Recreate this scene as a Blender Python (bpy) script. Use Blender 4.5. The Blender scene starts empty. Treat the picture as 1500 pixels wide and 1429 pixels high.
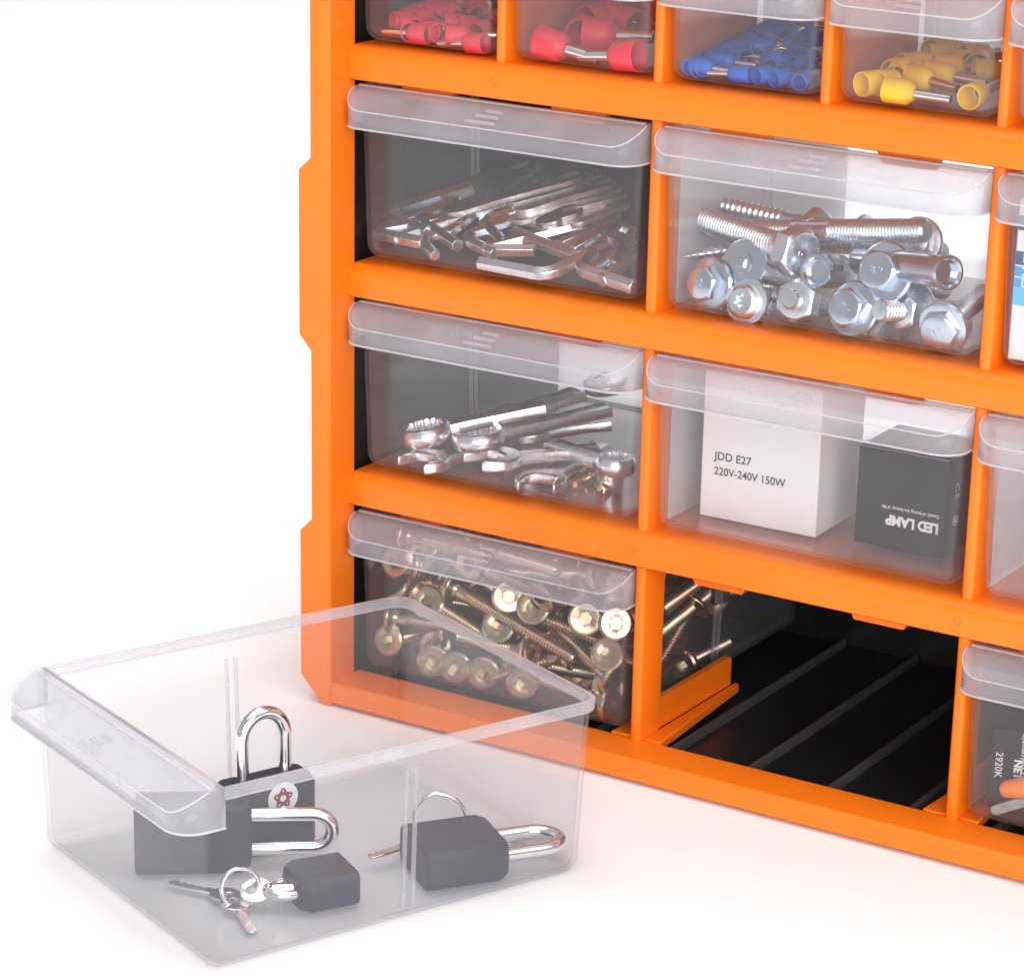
import bpy, math, random
from mathutils import Vector, Matrix, Euler

# ------------------------------------------------------------------ camera, world, lights, exposure
S = 0.01                                    # everything below is written in centimetres
scene = bpy.context.scene
COL = scene.collection
PI = math.pi
CAM_LOC = Vector((58.966, -80.4518, 39.0271))
CAM_ROT = Euler((1.2296, -0.0335, 0.5276), 'XYZ')
FOC, PPX, PPY = 4322.03, 933.58, 896.48     # focal length and principal point, in photo pixels (1500 wide)

cam_data = bpy.data.cameras.new('camera')
cam = bpy.data.objects.new('camera', cam_data)
COL.objects.link(cam)
cam.location = CAM_LOC * S
cam.rotation_euler = CAM_ROT
cam_data.sensor_fit = 'HORIZONTAL'
cam_data.sensor_width = 36
cam_data.lens = FOC / 1500 * 36
cam_data.shift_x = (750 - PPX) / 1500
cam_data.shift_y = (PPY - 714.5) / 1500
cam_data.clip_start = 0.02
cam_data.clip_end = 100
scene.camera = cam

world = bpy.data.worlds.new('World')
scene.world = world
world.use_nodes = True
bg = world.node_tree.nodes['Background']
bg.inputs[0].default_value = (0.97, 0.98, 1.0, 1)
bg.inputs[1].default_value = 0.45

def area_light(name, loc, target, sx, sy, power, color=(1, 1, 1)):
    ld = bpy.data.lights.new(name, 'AREA')
    ld.shape = 'RECTANGLE'
    ld.size, ld.size_y, ld.energy, ld.color = sx, sy, power, color
    o = bpy.data.objects.new(name, ld)
    COL.objects.link(o)
    o.location = loc
    d = Vector(target) - Vector(loc)
    o.rotation_euler = d.to_track_quat('-Z', 'Y').to_euler()
    return o
area_light('overhead_softbox', (0.8, 0.5, 2.5), (0.4, 0.35, 0), 4.4, 4.6, 120)
area_light('front_softbox', (1.75, -2.05, 0.95), (0.15, 0, 0.10), 2.4, 1.4, 64, (1, 0.99, 0.98))
area_light('added_rear_light', (0.46, 0.95, 0.46), (0.34, 0.16, 0.20), 0.45, 0.5, 1.5).data.spread = math.radians(36)  # added lamp, brightens the cells from behind

vs = scene.view_settings
vs.view_transform = 'Standard'
vs.look = 'None'
vs.exposure = 0.0
vs.gamma = 1.0
vs.use_curve_mapping = False
cy = scene.cycles
cy.max_bounces = 14
cy.diffuse_bounces = 4
cy.glossy_bounces = 6
cy.transmission_bounces = 6
cy.transparent_max_bounces = 64
cy.sample_clamp_indirect = 4.0
cy.caustics_reflective = False
cy.caustics_refractive = False
cy.use_denoising = True
cy.use_adaptive_sampling = True
cy.adaptive_threshold = 0.03
cy.adaptive_min_samples = 16

# ------------------------------------------------------------------ helpers
CROT = CAM_ROT.to_matrix()
def at(px, py, axis, val):
    """point of the place seen at photo pixel (px, py) on the plane axis = val"""
    d = CROT @ Vector(((px - PPX) / FOC, -(py - PPY) / FOC, -1))
    return CAM_LOC + d * ((val - CAM_LOC[axis]) / d[axis])
def onz(px, py, z): return at(px, py, 2, z)
def ony(px, py, y): return at(px, py, 1, y)
def heap(px, py, zf, k=0.65, y0=2.0):
    """surface of a heap that rises from the front wall: k = 1 lies on the floor zf, k = 0 stands at y0"""
    yf = at(px, py, 2, zf)[1]
    return at(px, py, 1, max(y0, y0 + k * (yf - y0)))

class MB:
    def __init__(s): s.v, s.f = [], []
    def add(s, vs_, fs_):
        b = len(s.v); s.v += [tuple(p) for p in vs_]; s.f += [tuple(i + b for i in f) for f in fs_]
        return s
    def box(s, x0, x1, y0, y1, z0, z1):
        return s.add([(x0,y0,z0),(x1,y0,z0),(x1,y1,z0),(x0,y1,z0),(x0,y0,z1),(x1,y0,z1),(x1,y1,z1),(x0,y1,z1)],
                     [(0,3,2,1),(4,5,6,7),(0,1,5,4),(1,2,6,5),(2,3,7,6),(3,0,4,7)])
    def prism(s, poly, axis, a, b):
        """poly: 2D points counter-clockwise; axis 'x': (y,z), 'y': (x,z), 'z': (x,y)"""
        mk = {'x': lambda p, t: (t, p[0], p[1]), 'y': lambda p, t: (p[0], t, p[1]), 'z': lambda p, t: (p[0], p[1], t)}[axis]
        n = len(poly)
        return s.add([mk(p, a) for p in poly] + [mk(p, b) for p in poly],
                     [tuple(range(n))[::-1], tuple(range(n, 2*n))] + [(i, (i+1) % n, n + (i+1) % n, n + i) for i in range(n)])
    def rings(s, rs, cap0=True, cap1=True, closed=True):
        n = len(rs[0]); b = len(s.v)
        for r in rs: s.v += [tuple(p) for p in r]
        for k in range(len(rs) - 1):
            for i in range(n if closed else n - 1):
                j = (i + 1) % n
                s.f.append((b + k*n + i, b + k*n + j, b + (k+1)*n + j, b + (k+1)*n + i))
        if cap0: s.f.append(tuple(b + i for i in range(n))[::-1])
        if cap1: s.f.append(tuple(b + (len(rs)-1)*n + i for i in range(n)))
        return s
    def lathe(s, prof, seg=20, cap0=True, cap1=True):
        """prof: (r, z) pairs, turned about local z"""
        return s.rings([[(r*math.cos(2*PI*i/seg), r*math.sin(2*PI*i/seg), z) for i in range(seg)] for r, z in prof], cap0, cap1)
    def tube(s, path, rad, seg=10, closed=False, caps=True):
        path = [Vector(p) for p in path]; n = len(path); rs = []; up = None
        for i, p in enumerate(path):
            if closed: t = path[(i+1) % n] - path[i-1]
            else: t = path[min(i+1, n-1)] - path[max(i-1, 0)]
            t.normalize()
            if up is None: up = t.orthogonal().normalized()
            up = (up - t * up.dot(t)).normalized()
            sd = t.cross(up)
            r = rad[i] if isinstance(rad, (list, tuple)) else rad
            rs.append([p + (up*math.cos(2*PI*k/seg) + sd*math.sin(2*PI*k/seg)) * r for k in range(seg)])
        if closed: rs.append(rs[0]); return s.rings(rs, False, False)
        return s.rings(rs, caps, caps)
    def build(s, name, mat, parent=None, smooth=None, bevel=0, bseg=2, fix=True):
        me = bpy.data.meshes.new(name)
        me.from_pydata([(x*S, y*S, z*S) for x, y, z in s.v], [], s.f)
        if fix:
            import bmesh
            bm = bmesh.new(); bm.from_mesh(me)
            bmesh.ops.remove_doubles(bm, verts=bm.verts, dist=1e-6)
            bmesh.ops.recalc_face_normals(bm, faces=bm.faces); bm.to_mesh(me); bm.free()
        me.materials.append(mat)
        o = bpy.data.objects.new(name, me); COL.objects.link(o)
        if parent: o.parent = parent
        if bevel:
            m = o.modifiers.new('bevel', 'BEVEL'); m.width = bevel*S; m.segments = bseg
            m.limit_method = 'ANGLE'; m.angle_limit = math.radians(30); m.harden_normals = False
        if smooth or bevel:
            me.polygons.foreach_set('use_smooth', [True]*len(me.polygons))
            if smooth != 'full':
                me.set_sharp_from_angle(angle=math.radians(smooth if isinstance(smooth, (int, float)) and smooth > 1 else 40))
        return o

def tag(o, label, cat, group=None, kind=None):
    if label: o['label'] = label
    if cat: o['category'] = cat
    if group: o['group'] = group
    if kind: o['kind'] = kind
    return o
def thing(name, label, cat, M=None, group=None):
    o = bpy.data.objects.new(name, None); COL.objects.link(o)
    o.empty_display_size = 0.01
    if M is not None: setm(o, M)
    return tag(o, label, cat, group)
def setm(o, M):
    M = M.copy(); M.translation = M.translation * S
    o.matrix_world = M
def dup(root, M, label=None, group=None):
    r = root.copy(); COL.objects.link(r); setm(r, M)
    if label: r['label'] = label
    if group: r['group'] = group
    for ch in root.children:
        c = ch.copy(); COL.objects.link(c); c.parent = r
        for g in ch.children:
            d = g.copy(); COL.objects.link(d); d.parent = c
    return r
def axis_m(A, B, roll=0.0, up=None):
    """matrix at A whose local z points to B"""
    z = (Vector(B) - Vector(A)).normalized()
    u = Vector(up) if up is not None else Vector((0, 0, 1))
    if abs(z.dot(u)) > 0.98: u = Vector((0, 1, 0))
    x = (u - z * u.dot(z)).normalized()
    y = z.cross(x)
    M = Matrix((x, y, z)).transposed().to_4x4() @ Matrix.Rotation(roll, 4, 'Z')
    M.translation = Vector(A)
    return M
def flat_m(A, X, Z):
    """matrix at A with local x along X and local z as near to Z as can be"""
    x = Vector(X).normalized(); z = Vector(Z); z = (z - x * z.dot(x)).normalized(); y = z.cross(x)
    M = Matrix((x, y, z)).transposed().to_4x4(); M.translation = Vector(A)
    return M
def arc(cx, cy_, r, a0, a1, n):
    return [(cx + r*math.cos(a0 + (a1-a0)*i/n), cy_ + r*math.sin(a0 + (a1-a0)*i/n)) for i in range(n+1)]
def rrect(x0, x1, y0, y1, r, n=5):
    r = r if isinstance(r, (list, tuple)) else [r]*4        # corners: x0y0, x1y0, x1y1, x0y1
    return (arc(x0+r[0], y0+r[0], r[0], PI, 1.5*PI, n) + arc(x1-r[1], y0+r[1], r[1], 1.5*PI, 2*PI, n)
            + arc(x1-r[2], y1-r[2], r[2], 0, .5*PI, n) + arc(x0+r[3], y1-r[3], r[3], .5*PI, PI, n))
def text(name, body, size, M, mat, parent, ext=0.004, align='LEFT', bold=0.0, spacing=1.0, sx=1.0):
    """flat lettering turned into a mesh; M places it in the parent's local frame (cm)"""
    cu = bpy.data.curves.new(name, 'FONT'); cu.body = body; cu.size = size*S; cu.extrude = ext*S
    cu.align_x = align; cu.align_y = 'CENTER'; cu.offset = bold*S; cu.space_character = spacing
    cu.resolution_u = 3
    t = bpy.data.objects.new(name, cu); COL.objects.link(t)
    dg = bpy.context.evaluated_depsgraph_get()
    me = bpy.data.meshes.new_from_object(t.evaluated_get(dg))
    bpy.data.objects.remove(t); bpy.data.curves.remove(cu)
    me.materials.clear(); me.materials.append(mat)
    if sx != 1.0:
        me.transform(Matrix.Diagonal((sx, 1, 1, 1)))
    o = bpy.data.objects.new(name, me); COL.objects.link(o); o.parent = parent
    Mm = M.copy(); Mm.translation = Mm.translation * S
    o.matrix_local = Mm
    return o

# ------------------------------------------------------------------ materials
class NT:
    def __init__(s, name):
        s.m = bpy.data.materials.new(name); s.m.use_nodes = True
        s.t = s.m.node_tree; s.t.nodes.clear(); s.out = s.n('ShaderNodeOutputMaterial')
    def n(s, typ, **kw):
        x = s.t.nodes.new(typ)
        for k, v in kw.items(): setattr(x, k, v)
        return x
    def l(s, a, b): s.t.links.new(a, b)
    def math(s, op, a, b=None):
        x = s.n('ShaderNodeMath', operation=op)
        for i, q in enumerate((a, b)):
            if q is None: continue
            if isinstance(q, (int, float)): x.inputs[i].default_value = q
            else: s.l(q, x.inputs[i])
        return x.outputs[0]
    def noise(s, scale, detail=3, coord='Object'):
        tc = s.n('ShaderNodeTexCoord'); nz = s.n('ShaderNodeTexNoise')
        nz.inputs['Scale'].default_value = scale; nz.inputs['Detail'].default_value = detail
        s.l(tc.outputs[coord], nz.inputs['Vector'])
        return nz
    def ramp(s, fac, stops):
        r = s.n('ShaderNodeValToRGB'); e = r.color_ramp.elements
        while len(e) < len(stops): e.new(0.5)
        for q, (p, c) in zip(e, stops): q.position = p; q.color = (*c, 1)
        s.l(fac, r.inputs[0]); return r.outputs[0]
def principled(name, color, rough=0.5, metal=0.0, spec=0.5, bump=0.0, bscale=400, vary=0.0, vscale=60, rvar=0.0, coat=0.0):
    k = NT(name); p = k.n('ShaderNodeBsdfPrincipled')
    p.inputs['Base Color'].default_value = (*color, 1); p.inputs['Roughness'].default_value = rough
    p.inputs['Metallic'].default_value = metal; p.inputs['Specular IOR Level'].default_value = spec
    p.inputs['Coat Weight'].default_value = coat
    if vary:
        nz = k.noise(vscale, 4)
        lo = tuple(c*(1-vary) for c in color); hi = tuple(min(1, c*(1+vary)) for c in color)
        k.l(k.ramp(nz.outputs[0], [(0.3, lo), (0.7, hi)]), p.inputs['Base Color'])
    if rvar:
        nz = k.noise(vscale*1.7, 4)
        k.l(k.math('ADD', k.math('MULTIPLY', nz.outputs[0], rvar*2), rough - rvar), p.inputs['Roughness'])
    if bump:
        nz = k.noise(bscale, 3); b = k.n('ShaderNodeBump')
        b.inputs['Strength'].default_value = bump; b.inputs['Distance'].default_value = 0.0004
        k.l(nz.outputs[0], b.inputs['Height']); k.l(b.outputs[0], p.inputs['Normal'])
    k.l(p.outputs[0], k.out.inputs[0])
    return k.m
def clear_plastic(name, haze, color=(0.92, 0.925, 1.0), tint=(0.966, 0.967, 0.973), rough=0.10, wav=0.05):
    """thin translucent polypropylene: see-through, a little milky, more so where the path through it is long"""
    k = NT(name)
    g = k.n('ShaderNodeNewGeometry')
    dt = k.n('ShaderNodeVectorMath', operation='DOT_PRODUCT'); k.l(g.outputs['Normal'], dt.inputs[0]); k.l(g.outputs['Incoming'], dt.inputs[1])
    c = k.math('MAXIMUM', k.math('ABSOLUTE', dt.outputs['Value']), 0.1)
    hz = k.math('SUBTRACT', 1.0, k.math('POWER', 1.0 - haze, k.math('DIVIDE', 1.0, c)))
    cl = k.noise(38, 5)
    hz = k.math('MULTIPLY', hz, k.math('ADD', k.math('MULTIPLY', cl.outputs[0], 1.1), 0.45))
    hz = k.math('MINIMUM', hz, 1.0)
    fr = k.math('ADD', k.math('MULTIPLY', k.math('POWER', k.math('SUBTRACT', 1.0, c), 5.0), 0.9), 0.035)
    tr = k.n('ShaderNodeBsdfTransparent'); tr.inputs[0].default_value = (*tint, 1)
    df = k.n('ShaderNodeBsdfDiffuse'); df.inputs[0].default_value = (*color, 1)
    tl = k.n('ShaderNodeBsdfTranslucent'); tl.inputs[0].default_value = (*color, 1)
    m0 = k.n('ShaderNodeMixShader'); m0.inputs[0].default_value = 0.45; k.l(df.outputs[0], m0.inputs[1]); k.l(tl.outputs[0], m0.inputs[2])
    m1 = k.n('ShaderNodeMixShader'); k.l(hz, m1.inputs[0]); k.l(tr.outputs[0], m1.inputs[1]); k.l(m0.outputs[0], m1.inputs[2])
    gl = k.n('ShaderNodeBsdfGlossy'); gl.inputs['Roughness'].default_value = rough
    nz = k.noise(55, 2); b = k.n('ShaderNodeBump'); b.inputs['Strength'].default_value = wav; b.inputs['Distance'].default_value = 0.002
    k.l(nz.outputs[0], b.inputs['Height']); k.l(b.outputs[0], gl.inputs['Normal'])
    m2 = k.n('ShaderNodeMixShader'); k.l(fr, m2.inputs[0]); k.l(m1.outputs[0], m2.inputs[1]); k.l(gl.outputs[0], m2.inputs[2])
    k.l(m2.outputs[0], k.out.inputs[0])
    return k.m
def zinc_gold():
    k = NT('yellow_zinc'); p = k.n('ShaderNodeBsdfPrincipled')
    tc = k.n('ShaderNodeTexCoord'); oi = k.n('ShaderNodeObjectInfo')
    ad = k.n('ShaderNodeVectorMath', operation='ADD'); sc = k.n('ShaderNodeVectorMath', operation='SCALE'); sc.inputs['Scale'].default_value = 7.0
    cb = k.n('ShaderNodeCombineXYZ'); k.l(oi.outputs['Random'], cb.inputs[0]); k.l(oi.outputs['Random'], cb.inputs[1])
    k.l(cb.outputs[0], sc.inputs[0]); k.l(tc.outputs['Object'], ad.inputs[0]); k.l(sc.outputs[0], ad.inputs[1])
    nz = k.n('ShaderNodeTexNoise'); nz.inputs['Scale'].default_value = 85; nz.inputs['Detail'].default_value = 2
    k.l(ad.outputs[0], nz.inputs['Vector'])
    k.l(k.ramp(nz.outputs[0], [(0.30, (0.52, 0.42, 0.22)), (0.42, (0.44, 0.46, 0.34)), (0.50, (0.60, 0.46, 0.28)), (0.58, (0.62, 0.42, 0.38)), (0.68, (0.62, 0.45, 0.27))]), p.inputs['Base Color'])
    p.inputs['Metallic'].default_value = 1; p.inputs['Roughness'].default_value = 0.24
    k.l(p.outputs[0], k.out.inputs[0]); return k.m

ORANGE = principled('orange_plastic', (0.92, 0.195, 0.008), 0.34, spec=0.45, bump=0.14, bscale=1300, vary=0.045, vscale=18, rvar=0.08)
BLACK = principled('black_plastic', (0.014, 0.014, 0.016), 0.30, spec=0.5)
BLACK_LIT = principled('black_plastic_lit_rib', (0.055, 0.055, 0.06), 0.30, spec=0.8)  # black plastic lightened to stand in for highlights along the ribs
CLEAR = clear_plastic('clear_plastic', 0.032)
MILKY = clear_plastic('milky_plastic', 0.165, color=(0.92, 0.92, 1.0))
RIMP = clear_plastic('rim_plastic', 0.19, color=(0.95, 0.95, 0.99))  # light piped into the rims is put in as extra haze
GRIP = clear_plastic('grip_plastic', 0.22)
EDGE = clear_plastic('edge_glint_plastic', 0.42, color=(0.97, 0.97, 1.0))  # rolled lip edges; whiter haze paints in the light they catch
STEEL = principled('bright_zinc', (0.84, 0.89, 0.95), 0.28, 1.0, bump=0.10, bscale=700, vary=0.06, vscale=150, rvar=0.07)
STEELB = principled('blue_zinc', (0.60, 0.67, 0.76), 0.20, 1.0, bump=0.06, bscale=500, vary=0.08, vscale=120, rvar=0.06)
CHROME = principled('chrome', (0.86, 0.86, 0.88), 0.07, 1.0, rvar=0.02)
CASTST = principled('forged_chrome_steel', (0.87, 0.88, 0.91), 0.28, 1.0, bump=0.22, bscale=420, rvar=0.10)
BRONZE = principled('raw_edge_steel', (0.74, 0.69, 0.62), 0.36, 1.0, bump=0.30, bscale=500, vary=0.18, vscale=120)
GREENST = principled('green_tempered_steel', (0.46, 0.52, 0.44), 0.34, 1.0, bump=0.15, bscale=300, vary=0.15, vscale=70)
GOLD = zinc_gold()
BRASS = principled('brass', (0.80, 0.55, 0.28), 0.25, 1.0, vary=0.1, vscale=90)
NICKEL = principled('nickel', (0.80, 0.80, 0.80), 0.16, 1.0)
RED = principled('red_nylon', (0.78, 0.032, 0.060), 0.42, spec=0.4)
BLUE = principled('blue_nylon', (0.020, 0.120, 0.56), 0.40, spec=0.4)
YELLOW = principled('yellow_nylon', (0.90, 0.56, 0.010), 0.42, spec=0.4)
LOCKB = principled('black_coated_lock', (0.014, 0.018, 0.038), 0.45, spec=0.5, bump=0.9, bscale=350)
WHITEC = principled('white_card', (0.86, 0.855, 0.86), 0.6, spec=0.3, bump=0.05)
BLACKC = principled('black_card', (0.012, 0.013, 0.018), 0.5, spec=0.3, bump=0.05)
INKB = principled('black_ink', (0.03, 0.03, 0.035), 0.6)
INKW = principled('white_ink', (0.85, 0.85, 0.87), 0.6)
NAVY = principled('navy_ink', (0.020, 0.060, 0.20), 0.5)
CYAN = principled('cyan_ink', (0.03, 0.36, 0.72), 0.5)
CYANL = principled('light_cyan_ink', (0.10, 0.55, 0.86), 0.5)
LABELW = principled('white_sticker', (0.82, 0.80, 0.82), 0.5)
MAROON = principled('maroon_ink', (0.22, 0.012, 0.035), 0.5)
NOZZLE = principled('orange_nozzle_plastic', (0.90, 0.26, 0.05), 0.4)
def added_liner():
    k = NT('added_translucent_liner'); d = k.n('ShaderNodeBsdfDiffuse'); tl = k.n('ShaderNodeBsdfTranslucent'); mx = k.n('ShaderNodeMixShader')
    d.inputs[0].default_value = tl.inputs[0].default_value = (0.9, 0.9, 0.9, 1); mx.inputs[0].default_value = 0.62
    k.l(d.outputs[0], mx.inputs[1]); k.l(tl.outputs[0], mx.inputs[2]); k.l(mx.outputs[0], k.out.inputs[0]); return k.m
ADDED_LINER = added_liner()  # added sheet that passes light from behind into the cells
ADDED_CARD = principled('added_liner_card', (0.92, 0.92, 0.92), 0.7, spec=0.2)  # added card that bounces light inside the cells
PAPER = principled('white_sweep', (0.92, 0.92, 0.92), 0.75, spec=0.2)

# ------------------------------------------------------------------ the ground: a white studio sweep
m = MB(); m.add([(-900,-700,0),(900,-700,0),(900,1100,0),(-900,1100,0)], [(0,1,2,3)])
tag(m.build('ground', PAPER), None, None, kind='structure')

# ------------------------------------------------------------------ the cabinet
PITCH = 11.9
XL, XR = 0.83, 36.15                        # inside faces of the two stiles
DIVX = [12.35, 24.25]                       # left faces of the wide dividers
ROWZ = [(0.92, 7.35), (8.52, 14.87), (16.02, 22.35), (23.51, 27.55), (28.70, 32.70), (33.85, 37.85), (39.0, 43.0), (44.15, 48.15)]
TOPZ = 49.6
cab = thing('storage_cabinet', 'orange fronted drawer cabinet with black housing standing on the white ground', 'cabinet')

def stile(mirror):
    f = (lambda x: 36.98 - x) if mirror else (lambda x: x)
    out = [(0.83, 0), (0.45, 0), (-0.5, 1.0), (-0.5, 6.42), (0, 6.92), (0, 13.0), (-0.5, 13.55), (-0.5, 19.28), (0, 19.75), (0, 30), (-0.5, 30.5), (-0.5, 38), (0, 38.5), (0, TOPZ), (0.83, TOPZ)]
    m = MB(); m.prism([(f(x), z) for x, z in out], 'y', 0, 1.5)
    o = m.build('stile', ORANGE, cab, bevel=0.07)
    inner = [(0.3, 0), (0.45, 0), (-0.5, 1.0), (-0.5, 6.42), (0, 6.92), (0, 13.0), (-0.5, 13.55), (-0.5, 19.28), (0, 19.75), (0, 30), (-0.5, 30.5), (-0.5, 38), (0, 38.5), (0, TOPZ), (0.3, TOPZ)]
    m = MB(); m.prism([(f(x), z) for x, z in inner[2:]] + [(f(0.3), 0.4)], 'y', 1.503, 7.5)
    m.build('side_panel', ORANGE, cab)
stile(False); stile(True)

# base sill: front face at y = 0, ledge on top, open floor behind; undercut shaped to darken the contact line
m = MB(); m.prism([(0.0, 0.18), (0.06, 0.13), (1.15, 0.13), (1.2, 0.0), (1.82, 0.0), (1.80, 0.80), (1.72, 0.92), (0.10, 0.92), (0.0, 0.84)][::1], 'x', 0.832, 36.148)
m.build('base_sill', ORANGE, cab, bevel=0.05)

# rails between the rows
def rail(z0, z1, name='rail'):
    zt = z1 + 0.10
    prof = [(1.10, z0 + 0.05), (1.16, z0)] + [(8.0, z0), (8.0, zt), (1.75, zt)] + [(1.10 + 0.50 - 0.50*math.sin(a), zt - 0.48 + 0.48*math.cos(a)) for a in [i*PI/2/7 for i in range(1, 8)]]
    m = MB(); m.prism(prof[::-1], 'x', 0.834, 36.146)
    return m.build(name, ORANGE, cab, smooth=50)
RAILS = []
for i in range(len(ROWZ) - 1):
    RAILS.append(rail(ROWZ[i][1], ROWZ[i+1][0] - 0.10))
rail(ROWZ[-1][1], TOPZ - 0.1, 'top_rail')

# dividers: rounded front post and a side wall with a window in it
def divider(x, w, z0, z1, win=True):
    z0 -= 0.02; z1 += 0.02
    m = MB(); n = 6
    post = [(x, 2.85), (x, 1.49 + 0.12)] + [(x + w/2 - w/2*math.cos(a), 1.49 + 0.14 - 0.14*math.sin(a)) for a in [i*PI/n for i in range(0, n+1)]] + [(x + w, 2.85)]
    m.prism(post[::-1], 'z', z0, z1)
    o = m.build('divider', ORANGE, cab, smooth=35)
    xa, xb = x + 0.09, x + w - 0.09
    if win:
        bt, tp = z0 + 1.12, z1 - 0.42
        c = [(2.80, z0), (8.25, z0), (8.25, bt - 0.15), (8.10, bt)] + [(3.05 + 0.2 - 0.2*math.sin(a), bt + 0.2 - 0.2*math.cos(a)) for a in [i*PI/8 for i in range(5)]] + [(3.05 + 0.65 - 0.65*math.cos(a), tp - 0.65 + 0.65*math.sin(a)) for a in [i*PI/12 for i in range(7)]] + [(8.0, tp), (8.0, z1), (2.80, z1)]
        m = MB(); m.prism(c, 'x', xa, xb)
    else:
        m = MB(); m.box(xa, xb, 2.80, 8.0, z0, z1)
    m.build('divider_wall', ORANGE, o)
    return o
for r in range(3):
    for x in DIVX: divider(x, 0.41, ROWZ[r][0], ROWZ[r][1])
for r in range(3, 8):
    for k in range(1, 6): divider(0.45 + 5.95*k, 0.36, ROWZ[r][0], ROWZ[r][1], False)

# drawer stops hanging under each rail
def stop_tab(x0, x1, z):
    m = MB(); m.prism([(x0, z + 0.06), (x1, z + 0.06), (x1 - 0.30, z - 0.58), (x0 + 0.30, z - 0.58)][::-1], 'y', 2.15, 2.5)
    m.build('stop_tab', ORANGE, cab, bevel=0.04)
for r in range(3):
    for k in range(3):
        c = 0.86 + PITCH*k
        stop_tab(c + 1.25, c + 3.65, ROWZ[r][1]); stop_tab(c + 7.2, c + 9.6, ROWZ[r][1])

# guide flanges on the floor beside the wide dividers of the bottom row
for x in DIVX:
    m = MB(); m.prism([(x + 0.41, 1.80), (x + 1.08, 1.80), (x + 0.60, 8.4), (x + 0.41, 8.4)], 'z', 0.62, 0.95)
    m.build('guide_flange', ORANGE, cab, bevel=0.04)
    m = MB(); m.prism([(x - 0.90, 1.80), (x - 0.0, 1.80), (x - 0.0, 8.4), (x - 0.42, 8.4)], 'z', 0.62, 0.95)
    m.build('guide_flange', ORANGE, cab, bevel=0.04)

# black housing behind the orange front: floor, side walls, shelves, back; white liners added to lighten the cells
m = MB(); m.box(0.31, 36.67, 1.825, 16.0, 0.15, 0.42); m.build('housing_floor', BLACK, cab)
m = MB(); m.box(0.305, 0.56, 1.505, 16.0, 0.43, TOPZ - 1.6); m.build('housing_side', BLACK, cab)
m = MB(); m.box(36.42, 36.675, 1.505, 16.0, 0.43, TOPZ - 1.6); m.build('housing_side', BLACK, cab)
m = MB(); m.box(0.57, 36.41, 7.9, 16.0, TOPZ - 1.58, TOPZ - 1.3); m.build('housing_top', BLACK, cab)
for i in range(len(ROWZ) - 1):
    x1 = 36.41 if i == 0 else 12.5
    m = MB(); m.box(0.57, x1, 8.01, 15.6, ROWZ[i][1] + 0.25, ROWZ[i][1] + 0.45); m.build('housing_shelf', BLACK, cab)
m = MB(); m.box(0.57, 12.5, 15.61, 15.85, 0.43, 8.2); m.build('housing_back', BLACK, cab)
m = MB(); m.box(0.57, 12.5, 15.61, 15.85, 15.3, 23.4); m.build('housing_back', BLACK, cab)
m = MB(); m.box(0.58, 12.45, 8.02, 15.58, ROWZ[0][1] + 0.60, ROWZ[0][1] + 0.66); m.build('added_shelf_liner', ADDED_CARD, cab)
m = MB(); m.box(12.51, 36.41, 15.61, 15.85, 0.43, 7.9); m.build('housing_back', BLACK, cab)
m = MB(); m.add([(12.62, 15.42, 8.05), (36.38, 15.42, 8.05), (36.38, 15.42, TOPZ - 1.7), (12.62, 15.42, TOPZ - 1.7)], [(0, 1, 2, 3)]); m.build('added_back_liner', ADDED_LINER, cab)
m = MB(); m.add([(0.60, 15.56, 8.25), (12.44, 15.56, 8.25), (12.44, 15.56, 15.25), (0.60, 15.56, 15.25)], [(0, 1, 2, 3)]); m.build('added_back_liner', ADDED_LINER, cab)
for i in range(1, len(ROWZ) - 1):
    m = MB(); m.box(12.6, 36.40, 8.02, 15.38, ROWZ[i][1] + 0.45, ROWZ[i][1] + 0.52); m.build('added_shelf_liner', ADDED_CARD, cab)
m = MB(); m.box(12.6, 36.40, 8.02, 15.38, ROWZ[0][1] + 0.60, ROWZ[0][1] + 0.66); m.build('added_shelf_liner', ADDED_CARD, cab)
for i in range(1, len(ROWZ) - 1):
    for x in ((12.70, 24.60) if i < 3 else (12.80, 18.72, 24.70)):
        m = MB(); m.box(x, x + 0.03, 3.0 if i < 3 else 8.05, 15.36, ROWZ[i][0] + 0.03, ROWZ[i][1] - 0.03); m.build('added_side_liner', ADDED_CARD, cab)
for k in range(12):
    x = 13.65 + 3.026*(k - 4)
    m = MB(); pr = [(x + 0.16*math.cos(a), 0.415 + 0.30*math.sin(a)) for a in [i*PI/8 for i in range(9)]]
    m.prism(pr, 'y', 2.0, 15.5)
    m.build('floor_rib', BLACK_LIT, cab, smooth=40)

# ejector marks of the mould on the rails
def mark(px, py, r=1.10):
    p = ony(px, py, r)
    m = MB(); m.tube([(p.x + 0.13*math.cos(a)*(1 + 0.12*math.sin(5*a)), 1.098, p.z + 0.13*math.sin(a)) for a in [i*PI/8 for i in range(16)]], 0.022, 6, closed=True)
    m.lathe([(0.05, -0.01), (0.03, 0.02)], 8)
    for q in range(len(m.v) - 16, len(m.v)):
        v = m.v[q]; m.v[q] = (p.x + v[0], 1.10 - v[2], p.z + v[1])
    m.build('mould_mark', ORANGE, cab, smooth=60)
for a in [(722, 120), (926, 805), (1402, 910)]: mark(*a)

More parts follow.
